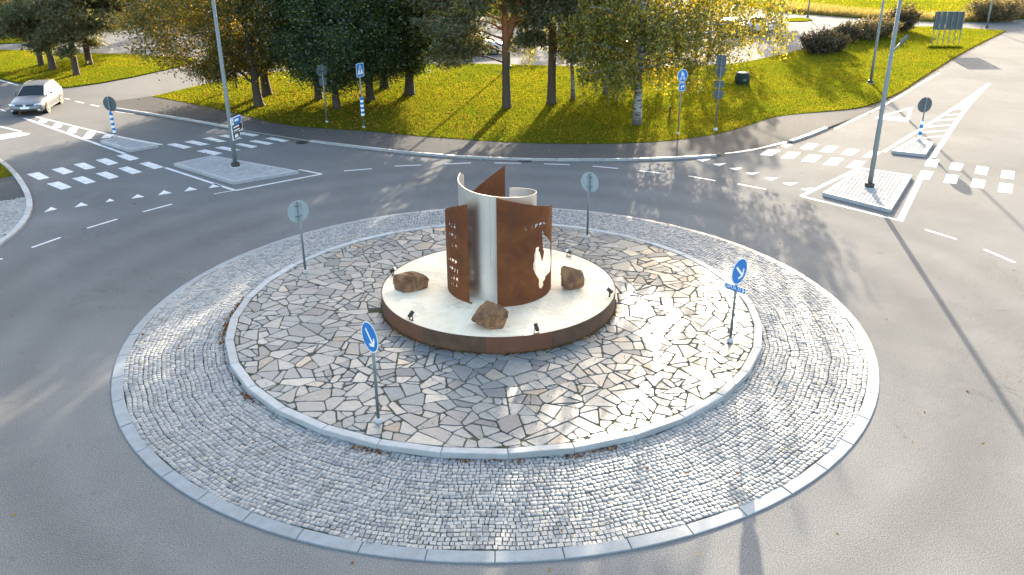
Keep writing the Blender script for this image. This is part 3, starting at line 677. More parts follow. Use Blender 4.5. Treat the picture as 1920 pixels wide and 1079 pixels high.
for q in ([(75, 210), (235, 205), (150, 237)], [(250, 258), (388, 250), (318, 280)], [(415, 300), (550, 297), (485, 324)], [(580, 350), (722, 342), (655, 370)], [(770, 400), (908, 397), (845, 427)], [(955, 452), (1110, 447), (1035, 477)], [(1140, 510), (1270, 500), (1215, 537)]):
    mark(gw, q, zoom=ZL, name='triangle')
ll = empty('lane_line', label='thin white dashes along the outer edge of the circulating lane', cat='road marking', kind='structure')
for a, b, z in (((238, 978), (455, 902), Z6), ((652, 833), (878, 765), Z6), ((1072, 710), (1290, 652), Z6), ((-60, 1075), (20, 1062), Z6), ((645, 321), (697, 317), None), ((740, 312), (790, 310), None), ((834, 308), (883, 306), None), ((927, 306), (977, 306.6), None),
                ((1020, 307.5), (1068, 309.5), None), ((1111, 312), (1159, 316.5), None), ((1196, 320.5), (1248, 326), None), ((5, 380), (278, 428), ZL), ((500, 460), (788, 515), ZL), ((1735, 431), (1793, 449), None), ((1845, 468), (1903, 493), None)):
    line(ll, [a, b], 0.10, zoom=z, name='dash')
el = empty('edge_line', label='white painted V around the island with the direction-sign lamp post', cat='road marking', kind='structure')
line(el, [(310, 315), (440, 357.5)], 0.14); line(el, [(440.5, 358), (603, 327)], 0.12, z=0.0065); line(el, [(603, 327), (560, 318.5)], 0.12, z=0.008); line(el, [(401, 364.5), (438, 357.8)], 0.06, z=0.008)
hz = empty('hatched_marking', label='long white hatched median leading to the island with the striped post at the car side', cat='road marking', kind='structure')
line(hz, [(45, 222), (234.5, 289)], 0.16); line(hz, [(66, 219), (208, 254), (304, 272)], 0.13)
for a, b in (((310, 45), (335, 17)), ((420, 82), (445, 46)), ((530, 122), (558, 76)), ((648, 165), (690, 108)), ((792, 158), (818, 131))):
    line(hz, [a, b], 0.42, zoom=Z6, z=0.0065, name='stripe')
el = empty('edge_line', label='broad white stripe and thin lines on the road at the photo edge below the car', cat='road marking', kind='structure')
mark(el, [(-20, 257), (30, 249), (57, 250.5), (50, 254), (-20, 266)], name='stripe'); line(el, [(-20, 233), (40, 247)], 0.12)
line(el, [(0, 205), (11, 209.5)], 0.12); line(el, [(-30, 142), (33, 160)], 0.14)
ll = empty('lane_line', label='short white dashes across the mouth of the driveway beside the car', cat='road marking', kind='structure')
for a, b in (((485, 740), (522, 747)), ((565, 760), (628, 775)), ((680, 785), (742, 800)), ((862, 836), (1010, 857))): line(ll, [a, b], 0.13, zoom=Z1, name='dash')
el = empty('edge_line', label='white painted box around the sunlit lamp post island', cat='road marking', kind='structure')
line(el, [(250, 832), (660, 632)], 0.15, zoom=ZR); line(el, [(253, 834), (990, 1017)], 0.11, zoom=ZR, z=0.0065); line(el, [(988, 1020), (1140, 705)], 0.20, zoom=ZR, z=0.008)
hz = empty('hatched_marking', label='white hatched wedge in the middle of the sunlit approach road', cat='road marking', kind='structure')
line(hz, [(865, 1140), (1385, 820), (1655, 628)], 0.16, zoom=Z5); line(hz, [(1230, 1185), (1475, 815), (1655, 628)], 0.20, zoom=Z5, z=0.0065)
mark(hz, [(1385, 826), (1468, 820), (1570, 712), (1552, 700)], zoom=Z5, z=0.0085, name='wedge')
for a, b in (((1335, 868), (1430, 856)), ((1262, 906), (1405, 895)), ((1192, 954), (1370, 937)), ((1150, 996), (1345, 980)), ((1165, 1037), (1310, 1022))): line(hz, [a, b], 0.16, zoom=Z5, z=0.008, name='stripe')
sy = empty('road_triangle', label='large white outlined triangle painted on the sunlit lane behind the lamp post', cat='road marking', kind='structure')
mark(sy, [(800, 250), (850, 232), (1060, 246), (1050, 276)], zoom=ZR, name='line'); mark(sy, [(1040, 246), (1055, 172), (1087, 166), (1052, 272)], zoom=ZR, z=0.0065, name='line'); line(sy, [(815, 243), (1075, 171)], 0.16, zoom=ZR, z=0.008)
el = empty('edge_line', label='white edge line between the sunlit lane and the lawn', cat='road marking', kind='structure')
line(el, [(1566, 242), (1605, 223), (1648, 203), (1685, 182), (1721, 160), (1761, 137)], 0.14)

# ------------------------------------------------------------------ traffic islands
def island(label, tops, zt=0.13, lx=None):
    q = [G(x, y, zt) for x, y in tops]; q2 = ccw([(p.x, p.y) for p in q]); c = Vector((sum(p[0] for p in q2) / 4, sum(p[1] for p in q2) / 4))
    root = empty('traffic_island', (c.x, c.y, 0), label=label, cat='traffic island'); rel = [(a - c.x, b - c.y) for a, b in q2]
    KWI = 0.16
    inn = inset(rel, KWI)
    for i in range(4):
        a, b = Vector(rel[i]), Vector(rel[(i + 1) % 4]); ia, ib = Vector(inn[i]), Vector(inn[(i + 1) % 4]); L = (b - a).length; n = max(1, round(L / 1.0))
        for k in range(n):
            t0, t1 = k / n + 0.004 / L, (k + 1) / n - 0.004 / L
            mb = MB(); mb.prism([tuple(a.lerp(b, t0)), tuple(a.lerp(b, t1)), tuple(ia.lerp(ib, t1)), tuple(ia.lerp(ib, t0))], -0.04, zt, bevel=0.014)
            mb.build('kerb_stone', M['kerb'], root)
    mb = MB(); mb.prism(inset(rel, KWI - 0.01), -0.03, zt - 0.035); o = mb.build('joint_sand', M['joint'], root); o['kind'] = 'stuff'
    # rectangular concrete pavers in running bond
    ax = (Vector(rel[1]) - Vector(rel[0])).normalized(); ay = Vector((-ax.y, ax.x)); lim = inset(rel, KWI + 0.004); mb = MB()
    pw, ph = 0.205, 0.138
    for r_ in range(-40, 41):
        for k in range(-30, 31):
            u0, v0 = (k + 0.5 * (r_ % 2)) * pw, r_ * ph
            poly = [tuple(ax * u + ay * v) for u, v in ((u0, v0), (u0 + pw - 0.009, v0), (u0 + pw - 0.009, v0 + ph - 0.009), (u0, v0 + ph - 0.009))]
            poly = ccw(poly)
            for i in range(4):
                a, b = Vector(lim[i]), Vector(lim[(i + 1) % 4]); e = (b - a).normalized(); nn = Vector((e.y, -e.x)); poly = clip(poly, nn.x, nn.y, nn.dot(a))
                if len(poly) < 3: break
            if len(poly) < 3: continue
            ar = abs(sum(poly[t - 1][0] * poly[t][1] - poly[t][0] * poly[t - 1][1] for t in range(len(poly)))) / 2
            if ar < 0.002: continue
            z = zt - 0.004 + random.gauss(0, 0.0025); mb.prism(poly, zt - 0.06, z, bevel=0.004 if ar > 0.012 else 0)
    o = mb.build('pavers', M['paver'], root); o['kind'] = 'stuff'
    return root
isl_l = island('shaded paved traffic island carrying the lamp post with direction signs', [(325, 306.5), (398, 291.2), (560, 320.5), (437, 341)])
island('small shaded paved island with a striped post and round sign', [(188, 264), (221, 256.5), (297, 271.5), (241.5, 281)])
island('sunlit paved traffic island carrying a tall lamp post', [(1542.6, 361), (1613, 314.5), (1711, 328.5), (1671, 393.5)])
island('small sunlit paved island with a striped post and round sign', [(1671.5, 282.6), (1715, 259.5), (1751, 267), (1736, 289.5)])

# ------------------------------------------------------------------ the monument
MC = Vector((0.027, 0.715))                       # axis of the metal sheets
mon = empty('monument', (MC.x, MC.y, BZ0), label='round monument of curved rusty steel sheets and a brushed steel scroll on a cream disc', cat='monument')
# disc
m = MB(); n = 128
dc = Vector((BC.x - MC.x, BC.y - MC.y)); zt = BZ1 - BZ0
ring = lambda r, z: [(dc.x + r * math.cos(2 * PI * i / n), dc.y + r * math.sin(2 * PI * i / n), z) for i in range(n)]
m.v = ring(R_B - 0.022, -0.02) + ring(R_B - 0.022, zt - 0.008) + ring(R_B - 0.035, zt) + [(dc.x, dc.y, zt + 0.01)]
m.f = [(k * n + i, k * n + (i + 1) % n, (k + 1) * n + (i + 1) % n, (k + 1) * n + i) for k in (0, 1) for i in range(n)] + [(2 * n + i, 2 * n + (i + 1) % n, 3 * n) for i in range(n)]; m.mi = [0] * len(m.f)
m.build('plinth_disc', M['cream'], mon)
NPL = 12
for k in range(NPL):                                # rim of separate rusty plates
    a0, a1 = 2 * PI * k / NPL - PI / 2 - 0.09 + 0.0006, 2 * PI * (k + 1) / NPL - PI / 2 - 0.09 - 0.0006; q = 12; mb = MB()
    ro, ri = R_B + random.uniform(-.004, .002), R_B - 0.018
    aa = [a0 + (a1 - a0) * i / q for i in range(q + 1)]
    for (rr, z) in ((ro, -0.03), (ro, zt + 0.006), (ri, zt + 0.006), (ri, -0.03)): mb.v += [(dc.x + rr * math.cos(a), dc.y + rr * math.sin(a), z) for a in aa]
    w = q + 1
    mb.f = [(r_ * w + i, r_ * w + i + 1, ((r_ + 1) % 4) * w + i + 1, ((r_ + 1) % 4) * w + i) for r_ in range(4) for i in range(q)] + [(0, w, 2 * w, 3 * w), (q, 3 * w + q, 2 * w + q, w + q)]; mb.mi = [0] * len(mb.f)
    mb.build('rim_plate', M['rimrust'], mon)
GLY = {'A': [[(0, 0), (.36, 1), (.64, 1), (1, 0), (.74, 0), (.66, .26), (.34, .26), (.26, 0)]], 'P': [[(0, 0), (0, 1), (.75, 1), (1, .86), (1, .52), (.75, .38), (.3, .38), (.3, 0)]],
       'R': [[(0, 0), (0, 1), (.75, 1), (1, .86), (1, .56), (.78, .42), (1, 0), (.7, 0), (.48, .38), (.3, .38), (.3, 0)]], 'L': [[(0, 0), (0, 1), (.3, 1), (.3, .24), (.85, .24), (.85, 0)]],
       'J': [[(.45, 1), (.75, 1), (.75, .2), (.58, 0), (.1, 0), (.1, .22), (.45, .26)]], 'V': [[(0, 1), (.3, 1), (.5, .34), (.7, 1), (1, 1), (.64, 0), (.36, 0)]], 'I': [[(.34, 0), (.34, 1), (.66, 1), (.66, 0)]]}
GLY['AE'] = GLY['A'] + [[(.12, 1.1), (.36, 1.1), (.36, 1.28), (.12, 1.28)], [(.64, 1.1), (.88, 1.1), (.88, 1.28), (.64, 1.28)]]
def panel(name, th0, th1, R, top, cut, mat, thick=0.012, step=2.0, zoff=0.0):
    """Curved standing sheet; top: [(deg, z)], cut: outlines in (deg, z). th in degrees, z above disc base."""
    n = max(6, int(abs(th1 - th0) / step)); ds = [th0 + (th1 - th0) * i / n for i in range(n + 1)]
    tz = np.interp(ds, [t for t, _ in top], [z for _, z in top]); k = math.radians(1) * R; mb = MB(); w = n + 1; zb = zt + 0.006
    for y, z in ((0, None), (0, 1), (-thick, 1), (-thick, None)): mb.v += [(d * k, y, zb if z is None else tz[i]) for i, d in enumerate(ds)]
    mb.f = [(r_ * w + i, r_ * w + i + 1, ((r_ + 1) % 4) * w + i + 1, ((r_ + 1) % 4) * w + i) for r_ in range(4) for i in range(n)] + [(0, w, 2 * w, 3 * w), (n, 3 * w + n, 2 * w + n, w + n)]; mb.mi = [0] * len(mb.f)
    me = mb.mesh(name); bm = bmesh.new(); bm.from_mesh(me); bmesh.ops.recalc_face_normals(bm, faces=bm.faces); bm.to_mesh(me); bm.free()
    o = link(name, me, mat, mon)
    if cut:
        cb = MB()
        for ol in cut:
            ol = ccw([(d * k, z) for d, z in ol]); q = len(ol)
            cb.add([(x, 0.05, z) for x, z in ol] + [(x, -0.07, z) for x, z in ol], [tuple(range(q - 1, -1, -1)), tuple(range(q, 2 * q))] + [(i, (i + 1) % q, q + (i + 1) % q, q + i) for i in range(q)])
        ce = cb.mesh('cutter'); bm = bmesh.new(); bm.from_mesh(ce); bmesh.ops.triangulate(bm, faces=[f for f in bm.faces if len(f.verts) > 4]); bmesh.ops.recalc_face_normals(bm, faces=bm.faces); bm.to_mesh(ce); bm.free()
        co = bpy.data.objects.new('cutter', ce); COL.objects.link(co)
        md = o.modifiers.new('b', 'BOOLEAN'); md.object = co; md.operation = 'DIFFERENCE'; md.solver = 'EXACT'; md.use_self = True
        o.parent = None; bpy.context.view_layer.update(); dg = bpy.context.evaluated_depsgraph_get()
        me2 = bpy.data.meshes.new_from_object(o.evaluated_get(dg)); o.modifiers.clear(); o.data = me2; o.parent = mon
        bpy.data.objects.remove(co); me = me2
        bm = bmesh.new(); bm.from_mesh(me); bmesh.ops.triangulate(bm, faces=bm.faces); bm.to_mesh(me); bm.free()
    for v in me.vertices:
        d = v.co.x / k; r = R + v.co.y; v.co = (r * math.cos(math.radians(d)), r * math.sin(math.radians(d)), v.co.z + zoff)
    me.update()
    if len(me.materials) == 0: me.materials.append(mat)
    return o
def word(txt, d0, z, wdeg, h, pitch):
    out = []; i = 0
    for ch in txt:
        for ol in GLY[ch]: out.append([(d0 + i * pitch + x * wdeg, z + y * h) for x, y in ol])
        i += 1
    return out
U = lambda h: h * S - BZ0                           # survey height -> height above the disc's foot
lake = [(324.06, 2.64), (327.1, 2.55), (329.36, 2.43), (336.67, 2.31), (342.89, 2.17), (348.59, 2.03), (344.8, 1.91), (349.67, 1.71), (354.0, 1.50), (350.95, 1.38), (346.35, 1.24), (337.07, 1.25), (331.56, 1.24), (330.42, 1.16), (326.03, 1.12), (327.17, 1.02), (323.18, 0.95), (319.51, 0.99), (318.25, 1.11), (318.53, 1.25), (315.22, 1.38), (312.12, 1.5), (309.91, 1.63), (309.87, 1.79), (311.29, 1.87), (311.24, 2.04), (312.68, 2.12), (313.4, 2.21), (316.17, 2.22), (317.26, 2.28), (318.6, 2.19),
        (317.6, 2.10), (319.2, 2.06), (321.71, 1.91), (323.65, 1.75), (325.94, 1.87), (327.3, 2.02), (325.2, 2.09), (324.31, 2.25), (323.62, 2.43), (322.26, 2.56)]
cutR = word(['L', 'A', 'P', 'P', 'A', 'J', 'AE', 'R', 'V', 'I'], 299.3, U(2.77), 4.6, 0.105, 6.3) + [[(d, U(z)) for d, z in lake]]
panel('rusty_sheet', 269.6, 361, 1.5 * S, [(269, U(3.75)), (284, U(3.63)), (298, U(3.52)), (313, U(3.40)), (332, U(3.26)), (348, U(3.16)), (362, U(3.06)), (395, U(2.6))], cutR, M['corten'])
cutL = []
for row_, d0, z in ((['A', 'J', 'AE'], 204.5, 2.70), (['A', 'R', 'V'], 204.5, 2.41), (['L', 'A'], 211.5, 2.15), (['L', 'A', 'P', 'P'], 198.5, 1.67), (['A', 'R', 'V', 'I'], 202.5, 1.42), (['J', 'AE', 'R'], 205.6, 1.165), (['L', 'L', 'A'], 204.6, 0.985)):
    cutL += word(row_, d0, U(z), 4.4, 0.115, 5.8 if row_ != ['A', 'R', 'V', 'I'] else 5.3)
panel('rusty_sheet', 174, 237.5, 1.455 * S, [(172, U(2.85)), (188, U(3.0)), (200, U(3.14)), (211, U(3.26)), (226, U(3.39)), (238, U(3.49))], cutL, M['corten'])
panel('rusty_sheet', 82, 128, 1.455 * S, [(82, U(3.80)), (92, U(3.60)), (104, U(3.38)), (118, U(3.12)), (128, U(2.95))], None, M['corten'])
panel('steel_scroll', 68, 259.6, 1.07 * S, [(68, U(3.0)), (150, U(3.78)), (163, U(3.90)), (180, U(3.84)), (220, U(3.74)), (260, U(3.655))], [[(40, 0.3), (152, 0.3), (152, 5.0), (40, 5.0)]], M['steel'])
panel('steel_scroll', 260.0, 432, 1.07 * S, [(260, U(3.655)), (300, U(3.58)), (360, U(3.44)), (400, U(3.33)), (432, U(3.25))], None, M['steel'])
mb = MB(); mb.box((1.455 * S * math.cos(math.radians(238.5)), 1.455 * S * math.sin(math.radians(238.5)), zt + 0.02), (0.10, 0.03, 0.03), math.radians(330)); mb.build('foot_bracket', M['corten'], mon)

def rock(px, py, size, seed, label, rz, zs=1.0):
    rng = np.random.default_rng(seed); c = G(px, py, BZ1); bm = bmesh.new(); bmesh.ops.create_icosphere(bm, subdivisions=5, radius=1.0); from_noise = __import__('mathutils').noise
    pl = []
    for _ in range(22):
        v = rng.normal(0, 1, 3); v /= np.linalg.norm(v); pl.append((v, rng.uniform(0.48, 0.82)))
    for v in bm.verts:
        p = np.array(v.co)
        for q, d in pl:
            e = p @ q - d
            if e > 0: p = p - q * e
        p = p * (1 + 0.03 * math.sin(p[0] * 9 + seed) * math.sin(p[1] * 8 + 2) * math.sin(p[2] * 7) + 0.05 * from_noise.fractal(Vector(p) * 2.6 + Vector((seed, 0, 0)), 0.7, 2.1, 6)); v.co = p * np.array(size)
    zmin = min(v.co.z for v in bm.verts)
    for v in bm.verts: v.co.z = max(v.co.z, zmin * 0.72) - zmin * 0.72 - 0.01
    me = bpy.data.meshes.new('boulder'); bm.to_mesh(me); bm.free(); o = link('boulder', me, M['rock']); o.location = c; o.rotation_euler = (0, 0, rz)
    return setp(o, label, 'boulder', 'boulders on the cream disc')
rock(772, 541, (0.72, 0.36, 0.37), 3, 'long rust-brown boulder at the left side of the cream disc', 0.35)
rock(918, 612, (0.55, 0.42, 0.60), 11, 'pointed rust-brown boulder in front of the monument between two spotlights', -0.3)
rock(1071, 540, (0.52, 0.42, 0.44), 5, 'blocky rust-brown boulder at the right side of the cream disc', 0.5)

def spot(px, py, label):
    c = G(px, py, BZ1); aim = Vector((MC.x - c.x, MC.y - c.y)); rz = math.atan2(aim.y, aim.x)
    r = empty('spotlight', c, rz, label=label, cat='spotlight', group='spotlights aimed at the monument'); r.scale = (0.85, 0.85, 0.85)
    mb = MB(); mb.box((0, 0, 0.016), (0.05, 0.17, 0.012)); mb.box((0, -0.068, 0.10), (0.03, 0.010, 0.17)); mb.box((0, 0.068, 0.10), (0.03, 0.010, 0.17)); mb.build('bracket', M['bronze'], r)
    Mx = Matrix.Rotation(math.radians(-38), 3, 'Y'); mb = MB(); a = Mx @ Vector((-0.10, 0, 0)); b = Mx @ Vector((0.10, 0, 0)); o3 = Vector((0, 0, 0.19))
    mb.tube([o3 + a, o3 + a * 0.9, o3 + b * 0.93, o3 + b], [0.045, 0.056, 0.058, 0.060], 16); h = mb.build('housing', M['bronze'], r)
    mb = MB(); mb.tube([o3 + b, o3 + b * 1.04], [0.052, 0.052], 16); mb.build('lens', M['lens'], h)
    mb = MB(); mb.tube([o3 + a, o3 + a + Vector((-0.06, 0.03, -0.03)), Vector((-0.12, 0.05, 0.06)), Vector((-0.06, 0.05, 0.012))], 0.006, 6); mb.build('cable', M['black'], r)
spot(737, 517, 'small dark spotlight at the rear left rim of the disc beside the long boulder')
spot(771, 601, 'small dark spotlight on the front left rim of the disc')
spot(1006, 626, 'small dark spotlight on the front rim of the disc nearest the camera')
spot(1143, 556, 'small dark spotlight at the right rim of the disc')
spot(1066, 482, 'small dark spotlight at the far right rim behind the blocky boulder')

# ------------------------------------------------------------------ signs
def circle2(r, n=40, cx_=0, cz_=0): return [(cx_ + r * math.cos(2 * PI * i / n), cz_ + r * math.sin(2 * PI * i / n)) for i in range(n)]
def rect2(w, h, r=0.0, cx_=0, cz_=0):
    if r <= 0: return [(cx_ - w / 2, cz_ - h / 2), (cx_ + w / 2, cz_ - h / 2), (cx_ + w / 2, cz_ + h / 2), (cx_ - w / 2, cz_ + h / 2)]
    o = []
    for sx, sy, a0 in ((1, 1, 0), (-1, 1, 90), (-1, -1, 180), (1, -1, 270)):
        for k in range(5):
            a = math.radians(a0 + 22.5 * k); o.append((cx_ + sx * (w / 2 - r) + r * math.cos(a), cz_ + sy * (h / 2 - r) + r * math.sin(a)))
    return o
def flat(name, outl, z, ang, dist, th, mat, parent, M2=None):
    """Plate standing upright: outline (u, v), its front at distance dist from the pole axis, facing angle ang (0 = towards -Y, positive towards +X)."""
    o = ccw(outl); n = len(o); vs = [(u, -dist, v) for u, v in o] + [(u, -dist + th, v) for u, v in o]
    tri = tessellate_polygon([[Vector((u, v, 0)) for u, v in o]]); fs = []
    for t in tri:
        a, b, c = (Vector(o[i]) for i in t); t = tuple(t) if (b - a).cross(c - a) > 0 else tuple(t)[::-1]
        fs.append(t); fs.append(tuple(i + n for i in t[::-1]))
    fs += [(i, n + i, n + (i + 1) % n, (i + 1) % n) for i in range(n)]
    mb = MB(); mb.add(vs, fs); ob = mb.build(name, mat, parent); ob.rotation_euler = (0, 0, ang); ob.location = (0, 0, z); return ob
def sub(name, outl, parent, dist, th, mat):
    o = flat(name, outl, 0, 0, dist, th, mat, parent); return o
def pole(r, h, parent, rad=0.032, name='pole', z0=0.0, cap=True):
    mb = MB(); mb.tube([(0, 0, z0), (0, 0, h)], rad, 14); o = mb.build(name, M['galv'], parent, True)
    if cap:
        mb = MB(); mb.tube([(0, 0, h), (0, 0, h + 0.015), (0, 0, h + 0.03)], [rad * 1.15, rad * 1.15, rad * 0.5], 14); mb.build('pole_cap', M['galv'], o)
    return o
def foot(parent, r=0.075, h=0.06):
    mb = MB(); mb.tube([(0, 0, 0.0), (0, 0, h), (0, 0, h + 0.03)], [r, r * 0.9, r * 0.5], 16); return mb.build('foot', M['concrete'], parent)
def clamps(parent, zs, ang, rad=0.034, w=0.22):
    for z in zs:
        mb = MB(); mb.box((0, -rad - 0.004, 0), (w, 0.012, 0.025)); mb.tube([(0, 0, -0.014), (0, 0, 0.014)], rad + 0.007, 14)
        o = mb.build('clamp', M['galv'], parent); o.rotation_euler = (0, 0, ang); o.location = (0, 0, z)
def text_mesh(s, size, align='CENTER'):
    cu = bpy.data.curves.new('t', 'FONT'); cu.body = s; cu.size = size; cu.align_x = align; cu.align_y = 'CENTER'; cu.extrude = 0.0012; cu.resolution_u = 3
    o = bpy.data.objects.new('t', cu); COL.objects.link(o); bpy.context.view_layer.update()
    me = bpy.data.meshes.new_from_object(o.evaluated_get(bpy.context.evaluated_depsgraph_get())); bpy.data.objects.remove(o); return me
def lettering(s, size, u, v, dist, mat, parent, sx=1.0, name='lettering'):
    me = text_mesh(s, size); o = link(name, me, None, parent); me.materials.clear(); me.materials.append(mat)
    o.rotation_euler = (PI / 2, 0, 0); o.location = (u, -dist, v); o.scale = (sx, 1, 1); return o
def arrow2(L=0.40, w=0.055, head=0.19, rot=-45):
    a = math.radians(rot); pts = [(-L / 2, -w / 2), (L / 2 - w * 1.1, -w / 2), (L / 2 - head * .62, -head * .62 + 0.0), (L / 2 - head * .62 + w * 0.05, -head * .62 - w * 0.95 + 0.03), (L / 2 - head * .45 + w * .4, -head * .72 - 0.0),
           (L / 2 + 0.02, 0.0), (L / 2 - head * .45 + w * .4, head * .72), (L / 2 - head * .62 + w * 0.05, head * .62 + w * .95 - 0.03), (L / 2 - head * .62, head * .62), (L / 2 - w * 1.1, w / 2), (-L / 2, w / 2)]
    return [(x * math.cos(a) - y * math.sin(a), x * math.sin(a) + y * math.cos(a)) for x, y in pts]
DR = 0.32
def keep_right(px, py, ytop, ang, label, front=True, plate=None, zbase=IZ, r=DR):
    c = G(px, py, zbase); h = up(c, ytop) - zbase
    root = empty('keep_right_sign', c, 0, label=label, cat='road sign', group='keep-right signs around the roundabout')
    foot(root); pole(None, h - 0.04, root)
    d = flat('sign_disc', circle2(r), h - r, ang, 0.050, 0.006, M['signback_light'], root)
    sub('white_border', circle2(r - 0.004), d, 0.0525, 0.002, M['white']); sub('blue_face', circle2(r - 0.026), d, 0.055, 0.002, M['blue']); sub('arrow', arrow2(), d, 0.0575, 0.002, M['white'])
    clamps(root, (h - r + 0.17, h - r - 0.13), ang)
    if plate:
        p = flat('name_plate', rect2(0.56, 0.135, 0.012), h - 2 * r - 0.10, plate, 0.046, 0.005, M['blue'], root)
        lettering('LAPUA 55', 0.118, -0.045, 0.0, 0.0475, M['white'], p, 0.88)
        sub('chevron', [(0.19, 0.045), (0.23, 0.045), (0.265, 0.0), (0.23, -0.045), (0.19, -0.045), (0.222, 0.0)], p, 0.0485, 0.002, M['white'])
        clamps(root, (h - 2 * r - 0.10,), plate, w=0.3)
    return root
keep_right(710, 791, 603, math.radians(-52), 'blue keep-right sign on a pole on the front left of the flagstones')
keep_right(1369, 640, 484, math.radians(43), 'blue keep-right sign with a small blue name plate on the right of the flagstones', plate=math.radians(-48))
keep_right(573, 511, 377, math.radians(-140), 'grey back of a round sign on the left rim of the flagstones')
keep_right(1101, 446, 324, math.radians(142), 'grey back of a round sign on the far rim of the flagstones behind the monument')
def striped(parent, z0, z1, n, r=0.075):
    for k in range(n):
        a, b = z0 + (z1 - z0) * k / n, z0 + (z1 - z0) * (k + 1) / n
        mb = MB(); mb.tube([(0, 0, a + 0.001), (0, 0, b - 0.001)], r, 18); mb.build('band', M['white'] if k % 2 == 0 else M['blue'], parent, False)
    mb = MB(); mb.tube([(0, 0, z1), (0, 0, z1 + 0.05)], [r, 0.035], 18); mb.build('band_cap', M['blue'], parent)
def island_sign(px, py, ytop, ang, label, z0px, z1px, n, zb=0.13):
    c = G(px, py, zb); h = up(c, ytop) - zb; root = empty('keep_right_sign', c, 0, label=label, cat='road sign', group='keep-right signs on the small islands')
    foot(root, 0.10); pole(None, h - 0.04, root)
    d = flat('sign_disc', circle2(0.34), h - 0.34, ang, 0.050, 0.006, M['signback'], root); sub('white_border', circle2(0.335), d, 0.0525, 0.002, M['white']); sub('blue_face', circle2(0.31), d, 0.055, 0.002, M['blue']); sub('arrow', arrow2(0.46), d, 0.0575, 0.002, M['white'])
    clamps(root, (h - 0.17, h - 0.50), ang); striped(root, up(c, z0px) - zb, up(c, z1px) - zb, n)
island_sign(216, 256, 181.5, math.radians(168), 'round grey sign back over a blue-white striped post on the shaded small island', 249, 211.5, 8)
island_sign(1723, 264, 183, math.radians(188), 'round grey sign back over a blue-white striped post on the sunlit small island', 259.5, 227, 5)
# signs along the footpath
c = G(613, 230, LZ); r = empty('road_sign', c, 0, label='round sign and square plate seen from behind in front of the dark maples', cat='road sign'); h = up(c, 122) - LZ
foot(r); pole(None, h, r); a = math.radians(214)
flat('sign_disc', circle2(0.29), h - 0.29, a, 0.045, 0.006, M['signback'], r); flat('plate', rect2(0.38, 0.38, 0.03), h - 0.81, a, 0.045, 0.005, M['signback'], r); clamps(r, (h - 0.14, h - 0.45, h - 0.7, h - 0.93), a)
c = G(682, 240, LZ); r = empty('crossing_sign', c, 0, label='blue pedestrian crossing sign on a pole with blue-white striped sleeve', cat='road sign'); h = up(c, 119) - LZ
foot(r); pole(None, h - 0.02, r); a = math.radians(56); d = flat('sign_plate', rect2(0.52, 0.63, 0.04), h - 0.315, a, 0.045, 0.006, M['white'], r)
sub('blue_face', rect2(0.485, 0.595, 0.035), d, 0.047, 0.002, M['blue']); sub('white_triangle', [(-0.20, -0.20), (0.20, -0.20), (0.0, 0.25)], d, 0.0495, 0.002, M['white'])
sub('walking_figure', [(-.02, .15), (.02, .15), (.025, .10), (.04, .06), (.07, .02), (.055, .01), (.03, .04), (.025, -.02), (.05, -.07), (.06, -.14), (.035, -.14), (.02, -.075), (-.005, -.04), (-.02, -.09), (-.055, -.14), (-.08, -.135), (-.045, -.08), (-.03, -.01), (-.03, .03), (-.055, .0), (-.07, .01), (-.04, .07)], d, 0.052, 0.002, M['black'])
for k in range(5): sub('zebra_bar', [(-.15 + .064 * k, -.19), (-.125 + .064 * k, -.19), (-.115 + .060 * k, -.155), (-.14 + .060 * k, -.155)], d, 0.053, 0.002, M['black'])
striped(r, up(c, 217) - LZ, up(c, 183.5) - LZ, 8, 0.085)
c = G(1271, 252, LZ); r = empty('path_sign', c, 0, label='round blue pedestrian and cycle path sign with a small blue plate by the birch', cat='road sign'); h = up(c, 130) - LZ
foot(r); pole(None, h - 0.02, r); a = math.radians(27); d = flat('sign_disc', circle2(0.29), h - 0.29, a, 0.045, 0.006, M['white'], r); sub('blue_face', circle2(0.272), d, 0.0475, 0.002, M['blue'])
sub('adult_symbol', [(-.06, .20), (-.02, .20), (-.015, .13), (-.005, .06), (-.015, .0), (-.02, -.02), (-.06, -.02), (-.065, .0), (-.075, .06), (-.065, .13)], d, 0.050, 0.002, M['white']); sub('child_symbol', [(.03, .14), (.06, .14), (.075, .06), (.065, -.01), (.03, -.01), (.02, .06)], d, 0.050, 0.002, M['white'])
for s_ in (-1, 1):
    o_ = circle2(0.062, 18, s_ * 0.095, -0.13); sub('cycle_wheel', o_, d, 0.050, 0.002, M['white']); sub('wheel_gap', circle2(0.040, 18, s_ * 0.095, -0.13), d, 0.052, 0.002, M['blue'])
sub('cycle_frame', [(-.1, -.14), (-.09, -.12), (-.03, -.05), (.05, -.05), (.09, -.12), (.105, -.13), (.06, -.035), (-.04, -.035)], d, 0.053, 0.002, M['white'])
p = flat('arrow_plate', rect2(0.37, 0.37, 0.03), h - 0.79, a, 0.045, 0.005, M['white'], r); sub('blue_face', rect2(0.335, 0.335, 0.025), p, 0.047, 0.002, M['blue']); sub('arrow', [(-.05, -.1), (-.01, -.1), (-.01, .0), (.06, .0), (.06, -.05), (.13, .02), (.06, .09), (.06, .04), (-.05, .04)], p, 0.0495, 0.002, M['white'])
c = G(1341, 245, LZ); r = empty('road_sign', c, 0, label='tall pole with square, triangle, plate and round sign backs beside the birch', cat='road sign'); h = up(c, 104) - LZ
foot(r, 0.11, 0.10); pole(None, h, r); a = math.radians(180); zz_ = lambda y: up(c, y) - LZ
zc_, zh_ = (zz_(104) + zz_(126.5)) / 2, zz_(104) - zz_(126.5); flat('square_sign', rect2(0.47, zh_, 0.02), zc_, a, 0.045, 0.006, M['signback'], r)
